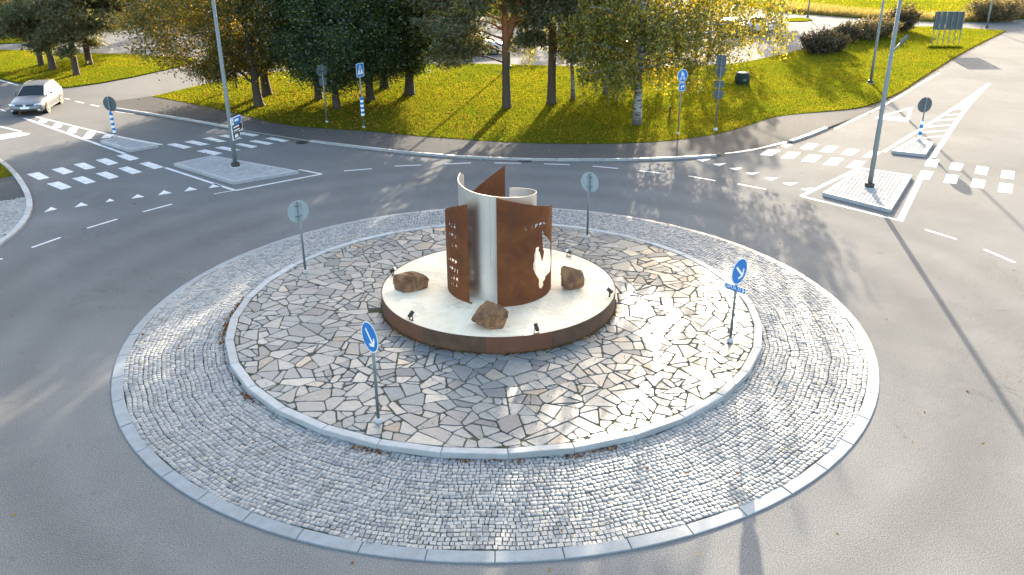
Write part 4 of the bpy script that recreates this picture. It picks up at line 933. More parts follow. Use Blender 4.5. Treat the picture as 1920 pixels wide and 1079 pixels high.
z0_, z1_ = zz_(151), zz_(127.5); flat('give_way_sign', [(-0.32, z1_), (0, z0_), (0.32, z1_)], 0, a, 0.045, 0.006, M['signback'], r)
zc_, zh_ = (zz_(152) + zz_(165)) / 2, zz_(152) - zz_(165); flat('plate', rect2(0.46, zh_, 0.02), zc_, a, 0.045, 0.006, M['signback'], r)
zc_, zh_ = (zz_(166.5) + zz_(188)) / 2, zz_(166.5) - zz_(188); flat('round_sign', circle2(zh_ / 2 * 0.93), zc_, a, 0.045, 0.006, M['signback'], r); clamps(r, [zz_(y) for y in (108, 120, 130, 145, 155, 162, 172, 182)], a, w=0.16)

# ------------------------------------------------------------------ lamp posts
def lamp_post(px, py, ytest, xtest, label, H=9.5, r0=0.095, r1=0.05, zb=0.0, collar=True, arm=None):
    c = G(px, py, zb); root = empty('lamp_post', c, 0, label=label, cat='lamp post', group='grey steel lamp posts')
    mb = MB(); mb.tube([(0, 0, 0), (0, 0, 1.4), (0, 0, H)], [r0, r0 * 0.93, r1], 18); mb.build('mast', M['galv'], root, True)
    if collar:
        mb = MB(); mb.tube([(0, 0, -0.01), (0, 0, 0.05), (0, 0, 0.17), (0, 0, 0.19)], [r0 * 2.0, r0 * 1.95, r0 * 1.75, r0 * 1.1], 22); mb.build('collar', M['bolt'], root)
        mb = MB(); mb.tube([(0, 0, -0.02), (0, 0, 0.012)], r0 * 2.7, 22); mb.build('footing', M['concrete'], root)
    mb = MB(); az = arm[2] if arm else 0.0
    t = Matrix.Rotation(az, 3, 'Z')
    mb.tube([(0, 0, H - 0.05), t @ Vector((0.35, 0, H + 0.14)), t @ Vector((1.3, 0, H + 0.25))], [0.045, 0.04, 0.035], 12); a_ = mb.build('arm', M['galv'], root, True)
    mb = MB(); mb.box(t @ Vector((1.55, 0, H + 0.26)), (0.62, 0.26, 0.11), az); mb.build('lamp_head', M['signback'], a_)
    if arm:
        z, L, _ = arm; mb = MB(); mb.tube([(0, 0, z), t @ Vector((L * 0.7, 0, z + L * 0.8))], [0.035, 0.03], 10); a2 = mb.build('side_arm', M['galv'], root, True)
        mb = MB(); e = t @ Vector((L * 0.85, 0, z + L * 0.95)); Mx = t @ Matrix.Rotation(math.radians(-48), 3, 'Y'); mb.box(e, (0.34, 0.14, 0.07), M=Mx); mb.build('side_lamp', M['signback'], a2)
    return root
lp = lamp_post(442, 312, 0, 0, 'tall grey lamp post carrying three direction signs on the shaded island', 9.0, zb=0.13)
def finger(z, L, h, ang, face, rim, txt, label, extra=None):
    o = [(-0.10, -h / 2), (L - 0.16, -h / 2), (L - 0.08, -h / 2 + 0.03), (L, 0.0 + h * 0.08), (L - 0.08, h / 2 - 0.02), (L - 0.14, h / 2), (-0.10, h / 2)]
    p = flat('direction_sign', o, z, ang, 0.11, 0.03, M[rim], lp); p['label'] = label
    sub('sign_face', inset(ccw(o), 0.028), p, 0.1125, 0.002, M[face])
    for t, s, u, v, sx in txt: lettering(t, s, u, v, 0.115, M['white'], p, sx)
    if extra: extra(p)
    return p
LC = G(442, 312, 0.13); lz = lambda y: up(LC, y) - 0.13; fa = math.radians(80)
def em(p): sub('emblem_field', rect2(0.15, 0.24, 0, 0.02, 0.0), p, 0.115, 0.002, M['white']); sub('emblem', rect2(0.08, 0.11, 0.02, 0.02, 0.01), p, 0.117, 0.002, M['yellow']); sub('writing_bar', rect2(0.34, 0.09, 0.0, 0.36, 0.03), p, 0.115, 0.002, M['white'])
finger(lz(230), 0.82, 0.34, fa, 'blue', 'white', [], 'blue direction sign with a white emblem field', em)
finger(lz(243), 0.84, 0.33, fa, 'black', 'white', [], 'long black direction sign with white border', lambda p: [sub('writing_bar', rect2(0.5, 0.055, 0.0, 0.27, v), p, 0.115, 0.002, M['white']) for v in (0.06, -0.07)])
finger(lz(256), 0.56, 0.31, fa, 'black', 'white', [], 'short black direction sign with white border', lambda p: [sub('symbol', [(0.05, -.08), (0.34, -.08), (0.34, .03), (0.26, .08), (0.19, .02), (0.13, .08), (0.05, .01)], p, 0.115, 0.002, M['white'])])
lamp_post(1630, 351, 0, 0, 'tall grey lamp post with a small side lamp on the sunlit island', 9.2, zb=0.13, arm=(4.9, 0.48, 0.2))
lamp_post(1632, 156, 0, 0, 'grey lamp post on the sunlit lawn behind the road triangle', 9.5, 0.085, 0.05, LZ, True)
lamp_post(1850, 53, 0, 0, 'far grey lamp post on the tip of the lawn by the road junction', 9.5, 0.085, 0.05, LZ, True)
lamp_post(1514, 33.5, 0, 0, 'thin dark lamp post at the far car park beside the meadow', 8.0, 0.07, 0.05, LZ, True)
lamp_post(955, 128, 0, 0, 'thin pale lamp post behind the forked pine at the lawn edge', 8.5, 0.075, 0.05, LZ, True)

# ------------------------------------------------------------------ billboard, box, drain, marker post, far wall
b0, b1 = G(1745, 88.5, LZ), G(1795.5, 88.5, LZ); ctr = (b0 + b1) / 2; ax = (b1 - b0); Lb = ax.length; rz = math.atan2(ax.y, ax.x)
zb_, zt_ = up(b0, 55.5) - LZ, up(b0, 22.5) - LZ
bb = empty('billboard', ctr, rz, label='large grey billboard seen from behind on six thin posts on the lawn', cat='billboard')
for i in range(6):
    mb = MB(); mb.tube([((i / 5 - 0.5) * Lb, -0.05, 0), ((i / 5 - 0.5) * Lb, -0.05, zt_)], 0.035, 10); mb.build('post', M['galv'], bb)
for i in range(5):
    for j in range(3):
        w, hh = (Lb + 0.2) / 5, (zt_ - zb_) / 3
        mb = MB(); mb.box((-(Lb + 0.2) / 2 + (i + 0.5) * w, 0.02, zb_ + (j + 0.5) * hh), (w - 0.035, 0.03, hh - 0.035)); mb.build('panel', M['signback'], bb)
for j in range(4):
    mb = MB(); mb.box((0, 0.0, zb_ + j * (zt_ - zb_) / 3), (Lb + 0.2, 0.05, 0.05)); mb.build('rail', M['signback'], bb)
c = G(1391, 157, LZ); ub = empty('waste_bin', c, 0.05, label='dark green rounded bin with a flat lid standing on the lawn', cat='bin')
mb = MB(); hw = 0.44; hb = (up(c, 139) - LZ) * 1.12
def ring8(s, z): return [(s * hw * math.cos(2 * PI * i / 16), s * hw * 0.9 * math.sin(2 * PI * i / 16), z) for i in range(16)]
lv = [ring8(1.0, 0), ring8(1.08, hb * 0.4), ring8(0.98, hb * 0.8), ring8(0.86, hb)]
for k in lv: mb.v += k
mb.f = [(k * 16 + i, k * 16 + (i + 1) % 16, (k + 1) * 16 + (i + 1) % 16, (k + 1) * 16 + i) for k in range(3) for i in range(16)]; mb.mi = [0] * len(mb.f); mb.build('body', M['greenbox'], ub)
mb = MB(); mb.prism([(x, y) for x, y, _ in ring8(0.88, 0)], hb, hb + 0.03, bevel=0.008, bottom=True); mb.build('lid', M['signback'], ub)
mb = MB(); mb.box((0.02, -hw * 0.9 * 1.08 - 0.004, hb * 0.42), (0.2, 0.01, 0.09)); mb.build('label_plate', M['galv'], ub)
c = G(1255, 223, LZ); mp_ = empty('marker_post', c, 0, label='short dark wooden post on the grass between the birch and the blue path sign', cat='post')
mb = MB(); mb.box((0, 0, 0.31), (0.07, 0.07, 0.62)); mb.build('post', M['twig'], mp_); mb = MB(); mb.box((0, 0, 0.63), (0.085, 0.085, 0.03)); mb.build('post_cap', M['twig'], mp_)
def drain(px, py, label):
    c = G(px, py, 0.0); r = empty('drain_cover', c, 0, label=label, cat='drain')
    mb = MB(); n = 28; mb.tube([(0, 0, -0.02), (0, 0, 0.006)], 0.30, n); mb.build('frame', M['iron'], r)
    for k in range(-4, 5):
        L = 2 * math.sqrt(0.26 ** 2 - (k * 0.055) ** 2); mb = MB(); mb.box((0, k * 0.055, 0.011), (L, 0.03, 0.008)); mb.build('bar', M['iron'], r)
drain(985, 302, 'round iron drain cover by the kerb behind the monument'); drain(566, 268, 'round iron drain cover by the kerb near the shaded zebra crossing')
c0, c1 = G(272, 38, LZ), G(312, 38, LZ); lw = empty('low_wall', (c0 + c1) / 2, 0, label='low pale concrete wall in the distance beyond the driveway', cat='wall')
mb = MB(); Lw = (c1 - c0).length; hw_ = up(c0, 30.5) - LZ
for k in range(3): mb = MB(); mb.box(((k - 1) * Lw / 3, 0, hw_ / 2), (Lw / 3 - 0.03, 0.25, hw_)); mb.build('wall_panel', M['concrete'], lw)

# ------------------------------------------------------------------ cars
def car(loc, heading, color, label, group=None, wb=2.62, plate=True):
    """Estate car; local +X is forward."""
    paint = plain('car_paint', color, 0.34, 0.25, 0.02, 3, 0.35)
    r = empty('car', loc, heading, label=label, cat='car', group=group)
    st = [(2.28, .60, .36, .60), (2.22, .74, .27, .66), (2.05, .84, .22, .74), (1.6, .89, .20, .84), (1.1, .905, .19, .92), (.75, .905, .19, .965), (0, .91, .19, .985), (-1.0, .91, .19, 1.0), (-1.75, .90, .21, 1.01), (-2.12, .86, .26, 1.0), (-2.26, .80, .34, .95), (-2.30, .74, .42, .88)]
    mb = MB(); ns = len(st)
    for x, w, zb, zt_ in st:
        half = [(w * .90, zb), (w * .985, zb + (zt_ - zb) * .18), (w * 1.0, zb + (zt_ - zb) * .42), (w * .985, zb + (zt_ - zb) * .66), (w * .955, zb + (zt_ - zb) * .86), (w * .86, zt_ - 0.005), (w * .5, zt_ + .02), (0, zt_ + .028)]
        mb.v += [(x, y, z) for y, z in half] + [(x, -y, z) for y, z in half[-2::-1]]
    k = 15
    mb.f = [(i * k + j, i * k + j + 1, (i + 1) * k + j + 1, (i + 1) * k + j) for i in range(ns - 1) for j in range(k - 1)] + [tuple(range(k)), tuple((ns - 1) * k + j for j in range(k - 1, -1, -1))]; mb.mi = [0] * len(mb.f)
    me = mb.mesh('body'); bm = bmesh.new(); bm.from_mesh(me); bmesh.ops.recalc_face_normals(bm, faces=bm.faces); bm.to_mesh(me); bm.free()
    body = link('body', me, paint, r, True)
    # cabin: lower line on the shoulders, upper line on the roof
    low = [(.88, .70, .985), (.42, .80, 1.0), (-.30, .815, 1.01), (-.42, .815, 1.01), (-1.18, .81, 1.02), (-1.30, .81, 1.02), (-1.95, .77, 1.03), (-2.18, .68, 1.03)]
    top = [(.10, .54, 1.405), (-.02, .575, 1.425), (-.40, .60, 1.455), (-.50, .60, 1.457), (-1.15, .595, 1.45), (-1.25, .59, 1.447), (-1.72, .56, 1.42), (-1.95, .52, 1.385)]
    def pane(a, b, c, d, name, mat, off=0.0, par=None):
        P = [Vector(p) for p in (a, b, c, d)]; nn = (P[1] - P[0]).cross(P[3] - P[0]).normalized(); cen = sum(P, Vector()) / 4
        if nn.dot(cen - Vector((cen.x * 0.6, 0, 1.0))) < 0: nn = -nn
        mb = MB(); V = [p + nn * off for p in P] + [p + nn * (off - 0.02) for p in P]; mb.add(V, [(0, 1, 2, 3), (7, 6, 5, 4), (0, 4, 5, 1), (1, 5, 6, 2), (2, 6, 7, 3), (3, 7, 4, 0)])
        o = mb.build(name, mat, par or r); bm = bmesh.new(); bm.from_mesh(o.data); bmesh.ops.recalc_face_normals(bm, faces=bm.faces); bm.to_mesh(o.data); bm.free(); return o
    for s in (1, -1):
        f = lambda p: (p[0], p[1] * s, p[2])
        for i in range(7):
            glass = i in (1, 3, 5)
            pane(f(low[i]), f(low[i + 1]), f(top[i + 1]), f(top[i]), 'side_window' if glass else 'pillar', M['carglass'] if glass else paint, 0.003 if glass else 0.004)
    pane(low[0], (low[0][0], -low[0][1], low[0][2]), (top[0][0], -top[0][1], top[0][2]), top[0], 'windscreen', M['carglass'], 0.0)
    pane(low[7], (low[7][0], -low[7][1], low[7][2]), (top[7][0], -top[7][1], top[7][2]), top[7], 'rear_window', M['carglass'], 0.0)
    mb = MB(); q = []
    for x, y, z in top: q += [(x, y, z), (x, y * .6, z + .028), (x, 0, z + .036), (x, -y * .6, z + .028), (x, -y, z)]
    mb.v = q; mb.f = [(i * 5 + j, i * 5 + j + 1, (i + 1) * 5 + j + 1, (i + 1) * 5 + j) for i in range(7) for j in range(4)]; mb.mi = [0] * 28
    roof = mb.build('roof', paint, r, True)
    for s in (1, -1):
        mb = MB(); mb.tube([(.0, s * .56, 1.45), (-.1, s * .57, 1.49), (-.9, s * .57, 1.52), (-1.7, s * .54, 1.475), (-1.8, s * .53, 1.44)], 0.018, 8); mb.build('roof_rail', M['signback'], roof)
        mb = MB(); mb.box((.52, s * .98, 1.02), (.16, .20, .13)); mb.build('mirror', paint, r)
        mb = MB(); mb.add([(2.255, s * .46, .60), (2.14, s * .80, .64), (2.06, s * .835, .735), (2.20, s * .52, .695)], [(0, 1, 2, 3)]); mb.add([(2.275, s * .46, .60), (2.16, s * .81, .64), (2.07, s * .845, .735), (2.22, s * .52, .70)], [(0, 1, 2, 3)]); mb.build('headlight', M['lamp_glass'], r)
        mb = MB(); mb.box((2.225, s * .62, .37), (.05, .26, .05), -s * 0.25); mb.build('fog_light', M['lamp_glass'], r)
        mb = MB(); mb.box((-2.27, s * .62, .82), (.06, .26, .13), s * 0.2); mb.build('tail_light', M['red'], r)
        for x in (wb / 2, -wb / 2):
            mb = MB(); mb.tube([(x, s * .62, .325), (x, s * .914, .345)], .375, 28); mb.build('wheel_arch', M['black'], r)
            w = empty('wheel', (x, s * .80, .325)); w.parent = r
            mb = MB(); mb.tube([(0, -s * .10, 0), (0, -s * .10 + s * .02, 0), (0, s * .11, 0), (0, s * .125, 0)], [.29, .325, .325, .30], 28); mb.build('tyre', M['tyre'], w)
            mb = MB(); mb.tube([(0, s * .10, 0), (0, s * .128, 0)], [.225, .235], 28); mb.build('rim', M['black'], w)
            for a in range(5):
                mb = MB(); t = 2 * PI * a / 5; mb.box((math.sin(t) * .115, s * .132, math.cos(t) * .115), (.06, .012, .23), M=Matrix.Rotation(t, 3, 'Y')); mb.build('spoke', M['rim'], w)
        mb = MB(); mb.box((0.0, s * .915, .25), (2.0, .02, .08)); mb.build('sill', paint, r)
        for x in (.12, -.82): mb = MB(); mb.box((x, s * .925, .80), (.17, .02, .028)); mb.build('door_handle', M['rim'], r)
    mb = MB(); mb.add([(2.27, .46, .605), (2.27, -.46, .605), (2.235, -.50, .69), (2.235, .50, .69)], [(0, 1, 2, 3)]); mb.add([(2.29, .46, .605), (2.29, -.46, .605), (2.25, -.50, .69), (2.25, .50, .69)], [(0, 3, 2, 1)]); gr = mb.build('grille', M['grille'], r)
    mb = MB(); mb.tube([(2.285, 0, .645), (2.300, 0, .648)], .070, 24, 1); mb.tube([(2.298, 0, .648), (2.303, 0, .648)], .058, 24, 0)   # ring with crossed strokes
    for y0, z0, y1, z1 in ((-.026, .698, 0, .652), (.026, .698, 0, .652), (-.046, .672, -.022, .600), (-.022, .600, 0, .640), (0, .640, .022, .600), (.022, .600, .046, .672)): mb.tube([(2.304, y0, z0), (2.304, y1, z1)], .006, 5, 1)
    mb.build('emblem', [M['grille'], M['rim']], gr)
    mb = MB(); mb.box((2.255, 0, .39), (.06, 1.2, .10)); mb.build('lower_grille', M['grille'], r)
    if plate:
        mb = MB(); mb.box((2.305, 0, .50), (.02, .46, .11)); mb.build('number_plate', M['white'], r)
    return r
cf = (G(79.6, 212) + G(22.5, 213)) / 2; hd = math.radians(-79)
hv_ = Vector((math.cos(hd), math.sin(hd), 0))
cc_ = car(cf - hv_ * 1.24 + Vector((0.25, 0, 0)), hd, (0.16, 0.17, 0.185), 'silver estate car driving towards the roundabout'); cc_.scale = (0.93, 0.95, 0.88)
car(G(1425, 60), math.radians(65), (0.62, 0.64, 0.66), 'pale parked car half hidden behind the yellow birch leaves', 'cars in the car park', plate=False)
car(G(1370, 66), math.radians(65), (0.05, 0.055, 0.065), 'dark parked car behind the birch foliage', 'cars in the car park', plate=False)
car(G(893, 101), math.radians(5), (0.65, 0.65, 0.65), 'white parked car glimpsed beneath the forked pine', 'cars in the car park', plate=False)
car(G(1182, 118), math.radians(8), (0.60, 0.62, 0.65), 'light parked car glimpsed behind the birch trunk', 'cars in the car park', plate=False)

# ------------------------------------------------------------------ trees
def leafquads(C, size, rng, aspect=0.55, flatten=0.0, jit=0.35, hang=False):
    N = len(C); a = rng.normal(0, 1, (N, 3)); a[:, 2] *= (1 - flatten)
    if hang: a[:, 2] -= 1.0
    a /= np.linalg.norm(a, axis=1, keepdims=True)
    b = rng.normal(0, 1, (N, 3)); b -= a * (a * b).sum(1, keepdims=True); b /= np.linalg.norm(b, axis=1, keepdims=True)
    s = size * (1 + rng.uniform(-jit, jit, (N, 1))); a = a * s; b = b * s * aspect
    return np.stack([C - a, C + b - a * 0.1, C + a, C - b - a * 0.1], 1)
def thin(C, size, rng, zc=6.3, keep=0.20):
    """High in the crown (above anything the photo shows) fewer, larger leaves."""
    hi = C[:, 2] > zc; k = ~hi | (rng.uniform(0, 1, len(C)) < keep); C = C[k]
    return C, np.where(C[:, 2:3] > zc, size * 2.1, size)
def limb(mb, p0, p1, r0, r1, rng, n=6, sag=0.0, wob=0.12):
    p0, p1 = Vector(p0), Vector(p1); L = (p1 - p0).length; P = []
    for i in range(n + 1):
        t = i / n; q = p0.lerp(p1, t) + Vector((0, 0, sag * 4 * t * (1 - t)))
        if 0 < i < n: q += Vector(rng.normal(0, wob * L / n, 3))
        P.append(q)
    mb.tube(P, [r0 + (r1 - r0) * (i / n) ** 0.8 for i in range(n + 1)], 7); return P
def tree_root(name, px, py, label, z=LZ, group=None, cat='tree'):
    return empty(name, G(px, py, z), 0, label=label, cat=cat, group=group)
def maple(root, seed, H, R, base, trunk, mat, bark, nclu=230, per=120, lean=(0, 0), size=0.060, off=(0, 0), low_side=None):
    """Broad-leaved tree: crown between z=base and H with radius R around (off)."""
    rng = np.random.default_rng(seed); mb = MB()
    tp = [Vector((lean[0] * t * t, lean[1] * t * t, t * (H * 0.72))) for t in np.linspace(0, 1, 9)]
    tp = [p + Vector((rng.normal(0, .04), rng.normal(0, .04), 0)) * (0 if i == 0 else 1) for i, p in enumerate(tp)]
    mb.tube([Vector((0, 0, -0.05))] + [Vector((0, 0, 0.12))] + tp[1:], [trunk * 1.55, trunk * 1.15] + [trunk * (1 - 0.85 * i / 8) for i in range(1, 9)], 12)
    cz, hz = (H + base) / 2, (H - base) / 2; C = []
    for k in range(nclu):
        a = rng.uniform(0, 2 * PI); z = rng.uniform(-1, 1); rr = math.sqrt(max(0, 1 - abs(z) ** 2.4)) * (0.45 + 0.55 * math.sqrt(rng.uniform(0, 1))) * R * (1 + 0.18 * math.sin(3 * a + seed))
        C.append((off[0] + rr * math.cos(a), off[1] + rr * math.sin(a), cz + z * hz + rng.normal(0, .15)))
    C = np.array(C)
    for k in range(22):
        c = C[k * (nclu // 22)]; t = min(0.95, max(0.16, (c[2] - 1.0) / (H * 0.72) * 0.75)); i = t * 8; i0 = int(i); s = tp[i0].lerp(tp[min(8, i0 + 1)], i - i0)
        limb(mb, s, c, trunk * 0.42 * (1 - t * 0.6), 0.012, rng, 6, 0.25)
    mb.build('trunk', bark, root, True)
    sp = rng.uniform(0.28, 0.52, (nclu, 1, 1)); L = C[:, None, :] + rng.normal(0, 1, (nclu, per, 3)) * sp * np.array([1, 1, 0.72])
    bulk('crown', leafquads(*thin(L.reshape(-1, 3), size, rng), rng, 0.62, 0.3), 4, mat, root)
def pine(root, seed, H, trunk, pads, mat, lean=(0, 0), fork=None, size=0.12, per=95):
    """Pine: pads = [(azimuth deg, distance, height, radius)], foliage in flat pads at the ends of limbs."""
    rng = np.random.default_rng(seed); mb = MB()
    tp = [Vector((lean[0] * t, lean[1] * t, t * H)) for t in np.linspace(0, 1, 10)]
    mb.tube([Vector((0, 0, -0.05)), Vector((0, 0, 0.15))] + tp[1:], [trunk * 1.4, trunk * 1.1] + [trunk * (1 - 0.8 * i / 9) for i in range(1, 10)], 12)
    if fork:
        z, dx, dy = fork; s = Vector((lean[0] * z / H, lean[1] * z / H, z)); mb.tube([s, s + Vector((dx * .4, dy * .4, 1.0)), s + Vector((dx, dy, 3.5)), s + Vector((dx * 1.3, dy * 1.3, 6))], [trunk * .75, trunk * .68, trunk * .5, trunk * .25], 10)
    tuf = []
    for az, d_, z, R in pads:
        a = math.radians(az); t = max(0.05, min(0.95, (z - 0.25 * d_) / H)); s = Vector((lean[0] * t, lean[1] * t, t * H)); e = s + Vector((math.cos(a) * d_, math.sin(a) * d_, z - s.z))
        P = limb(mb, s, e, trunk * 0.28, 0.015, rng, 7, 0.15, 0.10)
        nsub = max(6, int(R * 15))
        for _ in range(nsub):
            c = np.array(e) + rng.normal(0, 1, 3) * np.array([R * .55, R * .55, R * .28]); limb(mb, P[rng.integers(3, 7)], c, 0.022, 0.008, rng, 3, 0.05)
            tuf.append(c + rng.normal(0, 1, (per // 2, 3)) * np.array([.33, .33, .17]))
    for _ in range(7):
        z = rng.uniform(1.6, H * 0.4); a = rng.uniform(0, 2 * PI); limb(mb, (lean[0] * z / H, lean[1] * z / H, z), (lean[0] * z / H + math.cos(a) * rng.uniform(.5, 1.4), math.sin(a) * rng.uniform(.5, 1.4), z + rng.uniform(-.3, .4)), 0.03, 0.008, rng, 4)
    mb.build('trunk', M['bark_pine'], root, True)
    T = np.concatenate(tuf); T = np.repeat(T, 4, 0) + rng.normal(0, 0.035, (len(T) * 4, 3))
    bulk('crown', leafquads(*thin(T, size, rng), rng, 0.20, 0.1, 0.4), 4, mat, root)
def birch(root, seed, H, trunk, limbs, mat, lean=(0, 0), size=0.060, dens=22, second=None, lo=1.2):
    """Weeping birch: limbs = [(azimuth, length, start z, end z)]; twigs hang from them with leaves along."""
    rng = np.random.default_rng(seed); mb = MB(); tw = MB()
    tp = [Vector((lean[0] * t ** 1.3, lean[1] * t ** 1.3, t * H)) for t in np.linspace(0, 1, 12)]
    tp = [p + Vector((rng.normal(0, .05), rng.normal(0, .05), 0)) * (0 if i == 0 else 1) for i, p in enumerate(tp)]
    mb.tube([Vector((0, 0, -0.05)), Vector((0, 0, 0.10))] + tp[1:], [trunk * 1.5, trunk * 1.15] + [trunk * (1 - 0.88 * i / 11) for i in range(1, 12)], 12)
    if second:
        z, dx, dy = second; s = Vector((lean[0] * (z / H) ** 1.3, lean[1] * (z / H) ** 1.3, z)); limb(mb, s, s + Vector((dx, dy, H * 0.6)), trunk * 0.62, 0.04, rng, 7, 0, 0.06)
    C = []
    for az, L, z0, z1 in limbs:
        a = math.radians(az); t = z0 / H; s = Vector((lean[0] * t ** 1.3, lean[1] * t ** 1.3, z0)); e = s + Vector((math.cos(a) * L, math.sin(a) * L, z1 - z0))
        P = limb(mb, s, e, trunk * 0.34 * (1 - 0.5 * t), 0.012, rng, 9, 0.12 * L, 0.10)
        for k in range(int(L * dens / 4 * (0.6 if L > 4.2 and z0 < 6 else 1.0))):
            u = rng.uniform(0.18, 1.0) * 9; i = int(min(8, u)); p = np.array(P[i].lerp(P[i + 1], u - i)); side = rng.normal(0, 0.40, 3) * np.array([1, 1, .3]); ln = rng.uniform(0.5, 2.1) * (0.55 + 0.45 * u / 9)
            ln = min(ln, max(0.25, p[2] - (max(lo, 2.2) if (az < 60 or az > 335) and L > 4 else lo) - rng.uniform(0, 1.2)))
            q0 = p + side * 0.3; q1 = p + side; q2 = q1 + np.array([rng.normal(0, .12), rng.normal(0, .12), -ln])
            tw.tube([q0, q1, q2], [0.010, 0.007, 0.004], 3, cap=False)
            nl = int(ln * 34) + 6; f = rng.uniform(0, 1, (nl, 1)); C.append(q1 * (1 - f) + q2 * f + rng.normal(0, 1, (nl, 3)) * np.array([.10, .10, .06]))
    mb.build('trunk', M['bark_birch'], root, True)
    tw.build('twigs', M['twig'], root)['kind'] = 'stuff'
    C = np.concatenate(C); bulk('crown', leafquads(*thin(C, size, rng), rng, 0.72, 0.0, 0.35, True), 4, mat, root)

# maples and other dark broad-leaved trees of the main lawn
GM = 'maples in the row behind the footpath'
r = tree_root('maple_tree', 486, 199, 'leaning maple with yellowing crown behind the direction-sign lamp post', group=GM); maple(r, 21, 10.2, 4.6, 1.8, 0.24, M['maple_gold'], M['bark_maple'], 260, 300, (-0.9, 0.4), off=(-1.7, 0.6))
r = tree_root('maple_tree', 501, 178, 'maple with golden lower leaves just behind the leaning maple', group=GM); maple(r, 22, 11.5, 3.8, 1.6, 0.26, M['maple_gold'], M['bark_maple'], 240, 290, (-0.3, 0.3), off=(-0.8, 1.0))
r = tree_root('maple_tree', 598, 186, 'dark maple behind the pole with the round sign back', group=GM); maple(r, 23, 12.0, 3.9, 1.3, 0.20, M['maple_dark'], M['bark_maple'], 270, 300, (0, 0.2))
r = tree_root('maple_tree', 632, 203, 'dark maple nearest the footpath between the two pole signs', group=GM); maple(r, 24, 9.4, 3.3, 1.3, 0.20, M['maple_dark'], M['bark_maple'], 240, 290, (0.1, 0))
r = tree_root('maple_tree', 695, 187, 'dark maple directly behind the blue pedestrian crossing sign', group=GM); maple(r, 25, 12.3, 3.6, 1.4, 0.23, M['maple_dark'], M['bark_maple'], 260, 300, (-0.2, 0.2))
r = tree_root('maple_tree', 721, 166, 'dark maple set back on the lawn behind the crossing sign', group=GM); maple(r, 26, 10.8, 3.8, 1.5, 0.25, M['maple_dark'], M['bark_maple'], 240, 290)
r = tree_root('maple_tree', 768, 178, 'dark maple at the end of the row towards the forked pine', group=GM); maple(r, 27, 9.6, 3.3, 1.5, 0.28, M['maple_dark'], M['bark_maple'], 250, 290, (0.2, 0.2), off=(-0.2, 0.3))
r = tree_root('sapling', 444, 166, 'thin sapling on the grass behind the lamp post', group=None); maple(r, 28, 3.2, 0.9, 1.2, 0.05, M['maple_gold'], M['bark_maple'], 24, 60)
# pines of the main lawn
r = tree_root('pine_tree', 950, 202, 'forked pine with orange upper trunk in the middle of the lawn')
P1 = [(180, 1.6, 3.2, .8), (200, 2.6, 3.0, .9), (165, 2.9, 3.9, 1.0), (190, 2.2, 4.6, 1.0), (150, 1.8, 5.4, 1.0), (215, 3.4, 4.4, 1.0), (175, 3.6, 5.4, 1.1), (230, 2.0, 5.6, .9), (20, 1.6, 3.6, .6), (340, 2.0, 4.8, .8), (10, 2.4, 6.2, .9), (60, 1.8, 5.6, .9), (300, 1.6, 6.4, .9)]
P1 += [(a, 1.2 + (a % 7) * 0.25, z, 1.0) for a, z in ((0, 7.4), (70, 8.0), (140, 7.2), (200, 8.2), (260, 7.6), (320, 8.8), (30, 9.4), (110, 9.8), (190, 10), (280, 10.4), (0, 11), (120, 11.5), (240, 11.8), (45, 6.8), (95, 7.6), (160, 8.6), (225, 9.2), (300, 9.8), (350, 8.2), (15, 10.2), (75, 9.0), (135, 10.4), (255, 8.4))]
pine(r, 31, 12.0, 0.23, P1, M['needle'], (-0.15, 0.1), (3.3, 0.95, 0.1))
r = tree_root('pine_tree', 1034, 195, 'straight dark pine between the forked pine and the birches')
P2 = [(200, 1.4, 3.4, .7), (0, 1.5, 3.0, .8), (340, 2.0, 3.8, .9), (170, 1.8, 4.4, .9), (20, 2.2, 4.8, .9), (220, 1.6, 5.4, .9), (300, 1.6, 5.2, .9), (90, 1.6, 5.0, .9), (40, 1.6, 6.4, 1.0)] + [(k * 73 % 360, 2.0 - k * .045, 6.2 + k * 0.24, 1.1) for k in range(26)]
pine(r, 32, 12.5, 0.24, P2, M['needle'], (0.0, 0.1))
# birches
r = tree_root('birch_tree', 1194, 233, 'large weeping birch with white trunk and yellow leaves beside the footpath')
LB = [(0, 6.8, 3.4, 4.6), (15, 7.8, 4.2, 6.0), (352, 6.0, 4.8, 6.6), (30, 6.4, 3.8, 5.2), (8, 5.0, 2.6, 3.6), (340, 4.4, 3.2, 4.4), (45, 5.6, 4.6, 6.2), (180, 3.0, 3.0, 3.8), (165, 3.4, 3.8, 5.0), (200, 2.8, 4.4, 5.6), (150, 3.2, 5.2, 6.6), (290, 2.8, 3.8, 5.0), (250, 2.4, 4.6, 6.0), (320, 3.4, 4.0, 5.4), (90, 3.4, 3.6, 5.0), (70, 4.4, 4.4, 6.2), (120, 3.0, 4.8, 6.4), (195, 2.6, 2.0, 2.6), (230, 2.2, 2.4, 3.2), (150, 2.4, 2.2, 3.0), (330, 3.2, 2.4, 3.2)]
LB += [(k * 67 % 360, 4.6 - 0.16 * k, 6.0 + k * 0.42, 7.6 + k * 0.42) for k in range(15)]
birch(r, 41, 13.5, 0.215, LB, M['birch_leaf'], (0.25, 0.2), 0.060, 58, (2.2, -0.9, 0.3), 0.9)
r = tree_root('birch_tree', 1136, 176, 'dark-trunked birch with low green leaves left of the large birch')
LB2 = [(k * 61 % 360, 2.7 - 0.03 * k, 1.6 + k * 0.36, 2.4 + k * 0.38) for k in range(24)]
birch(r, 42, 11.5, 0.17, LB2, M['birch_green'], (0.1, 0.1), 0.060, 58, None, 0.4)
r = tree_root('birch_tree', 1074, 187, 'slim birch between the straight pine and the dark-trunked birch')
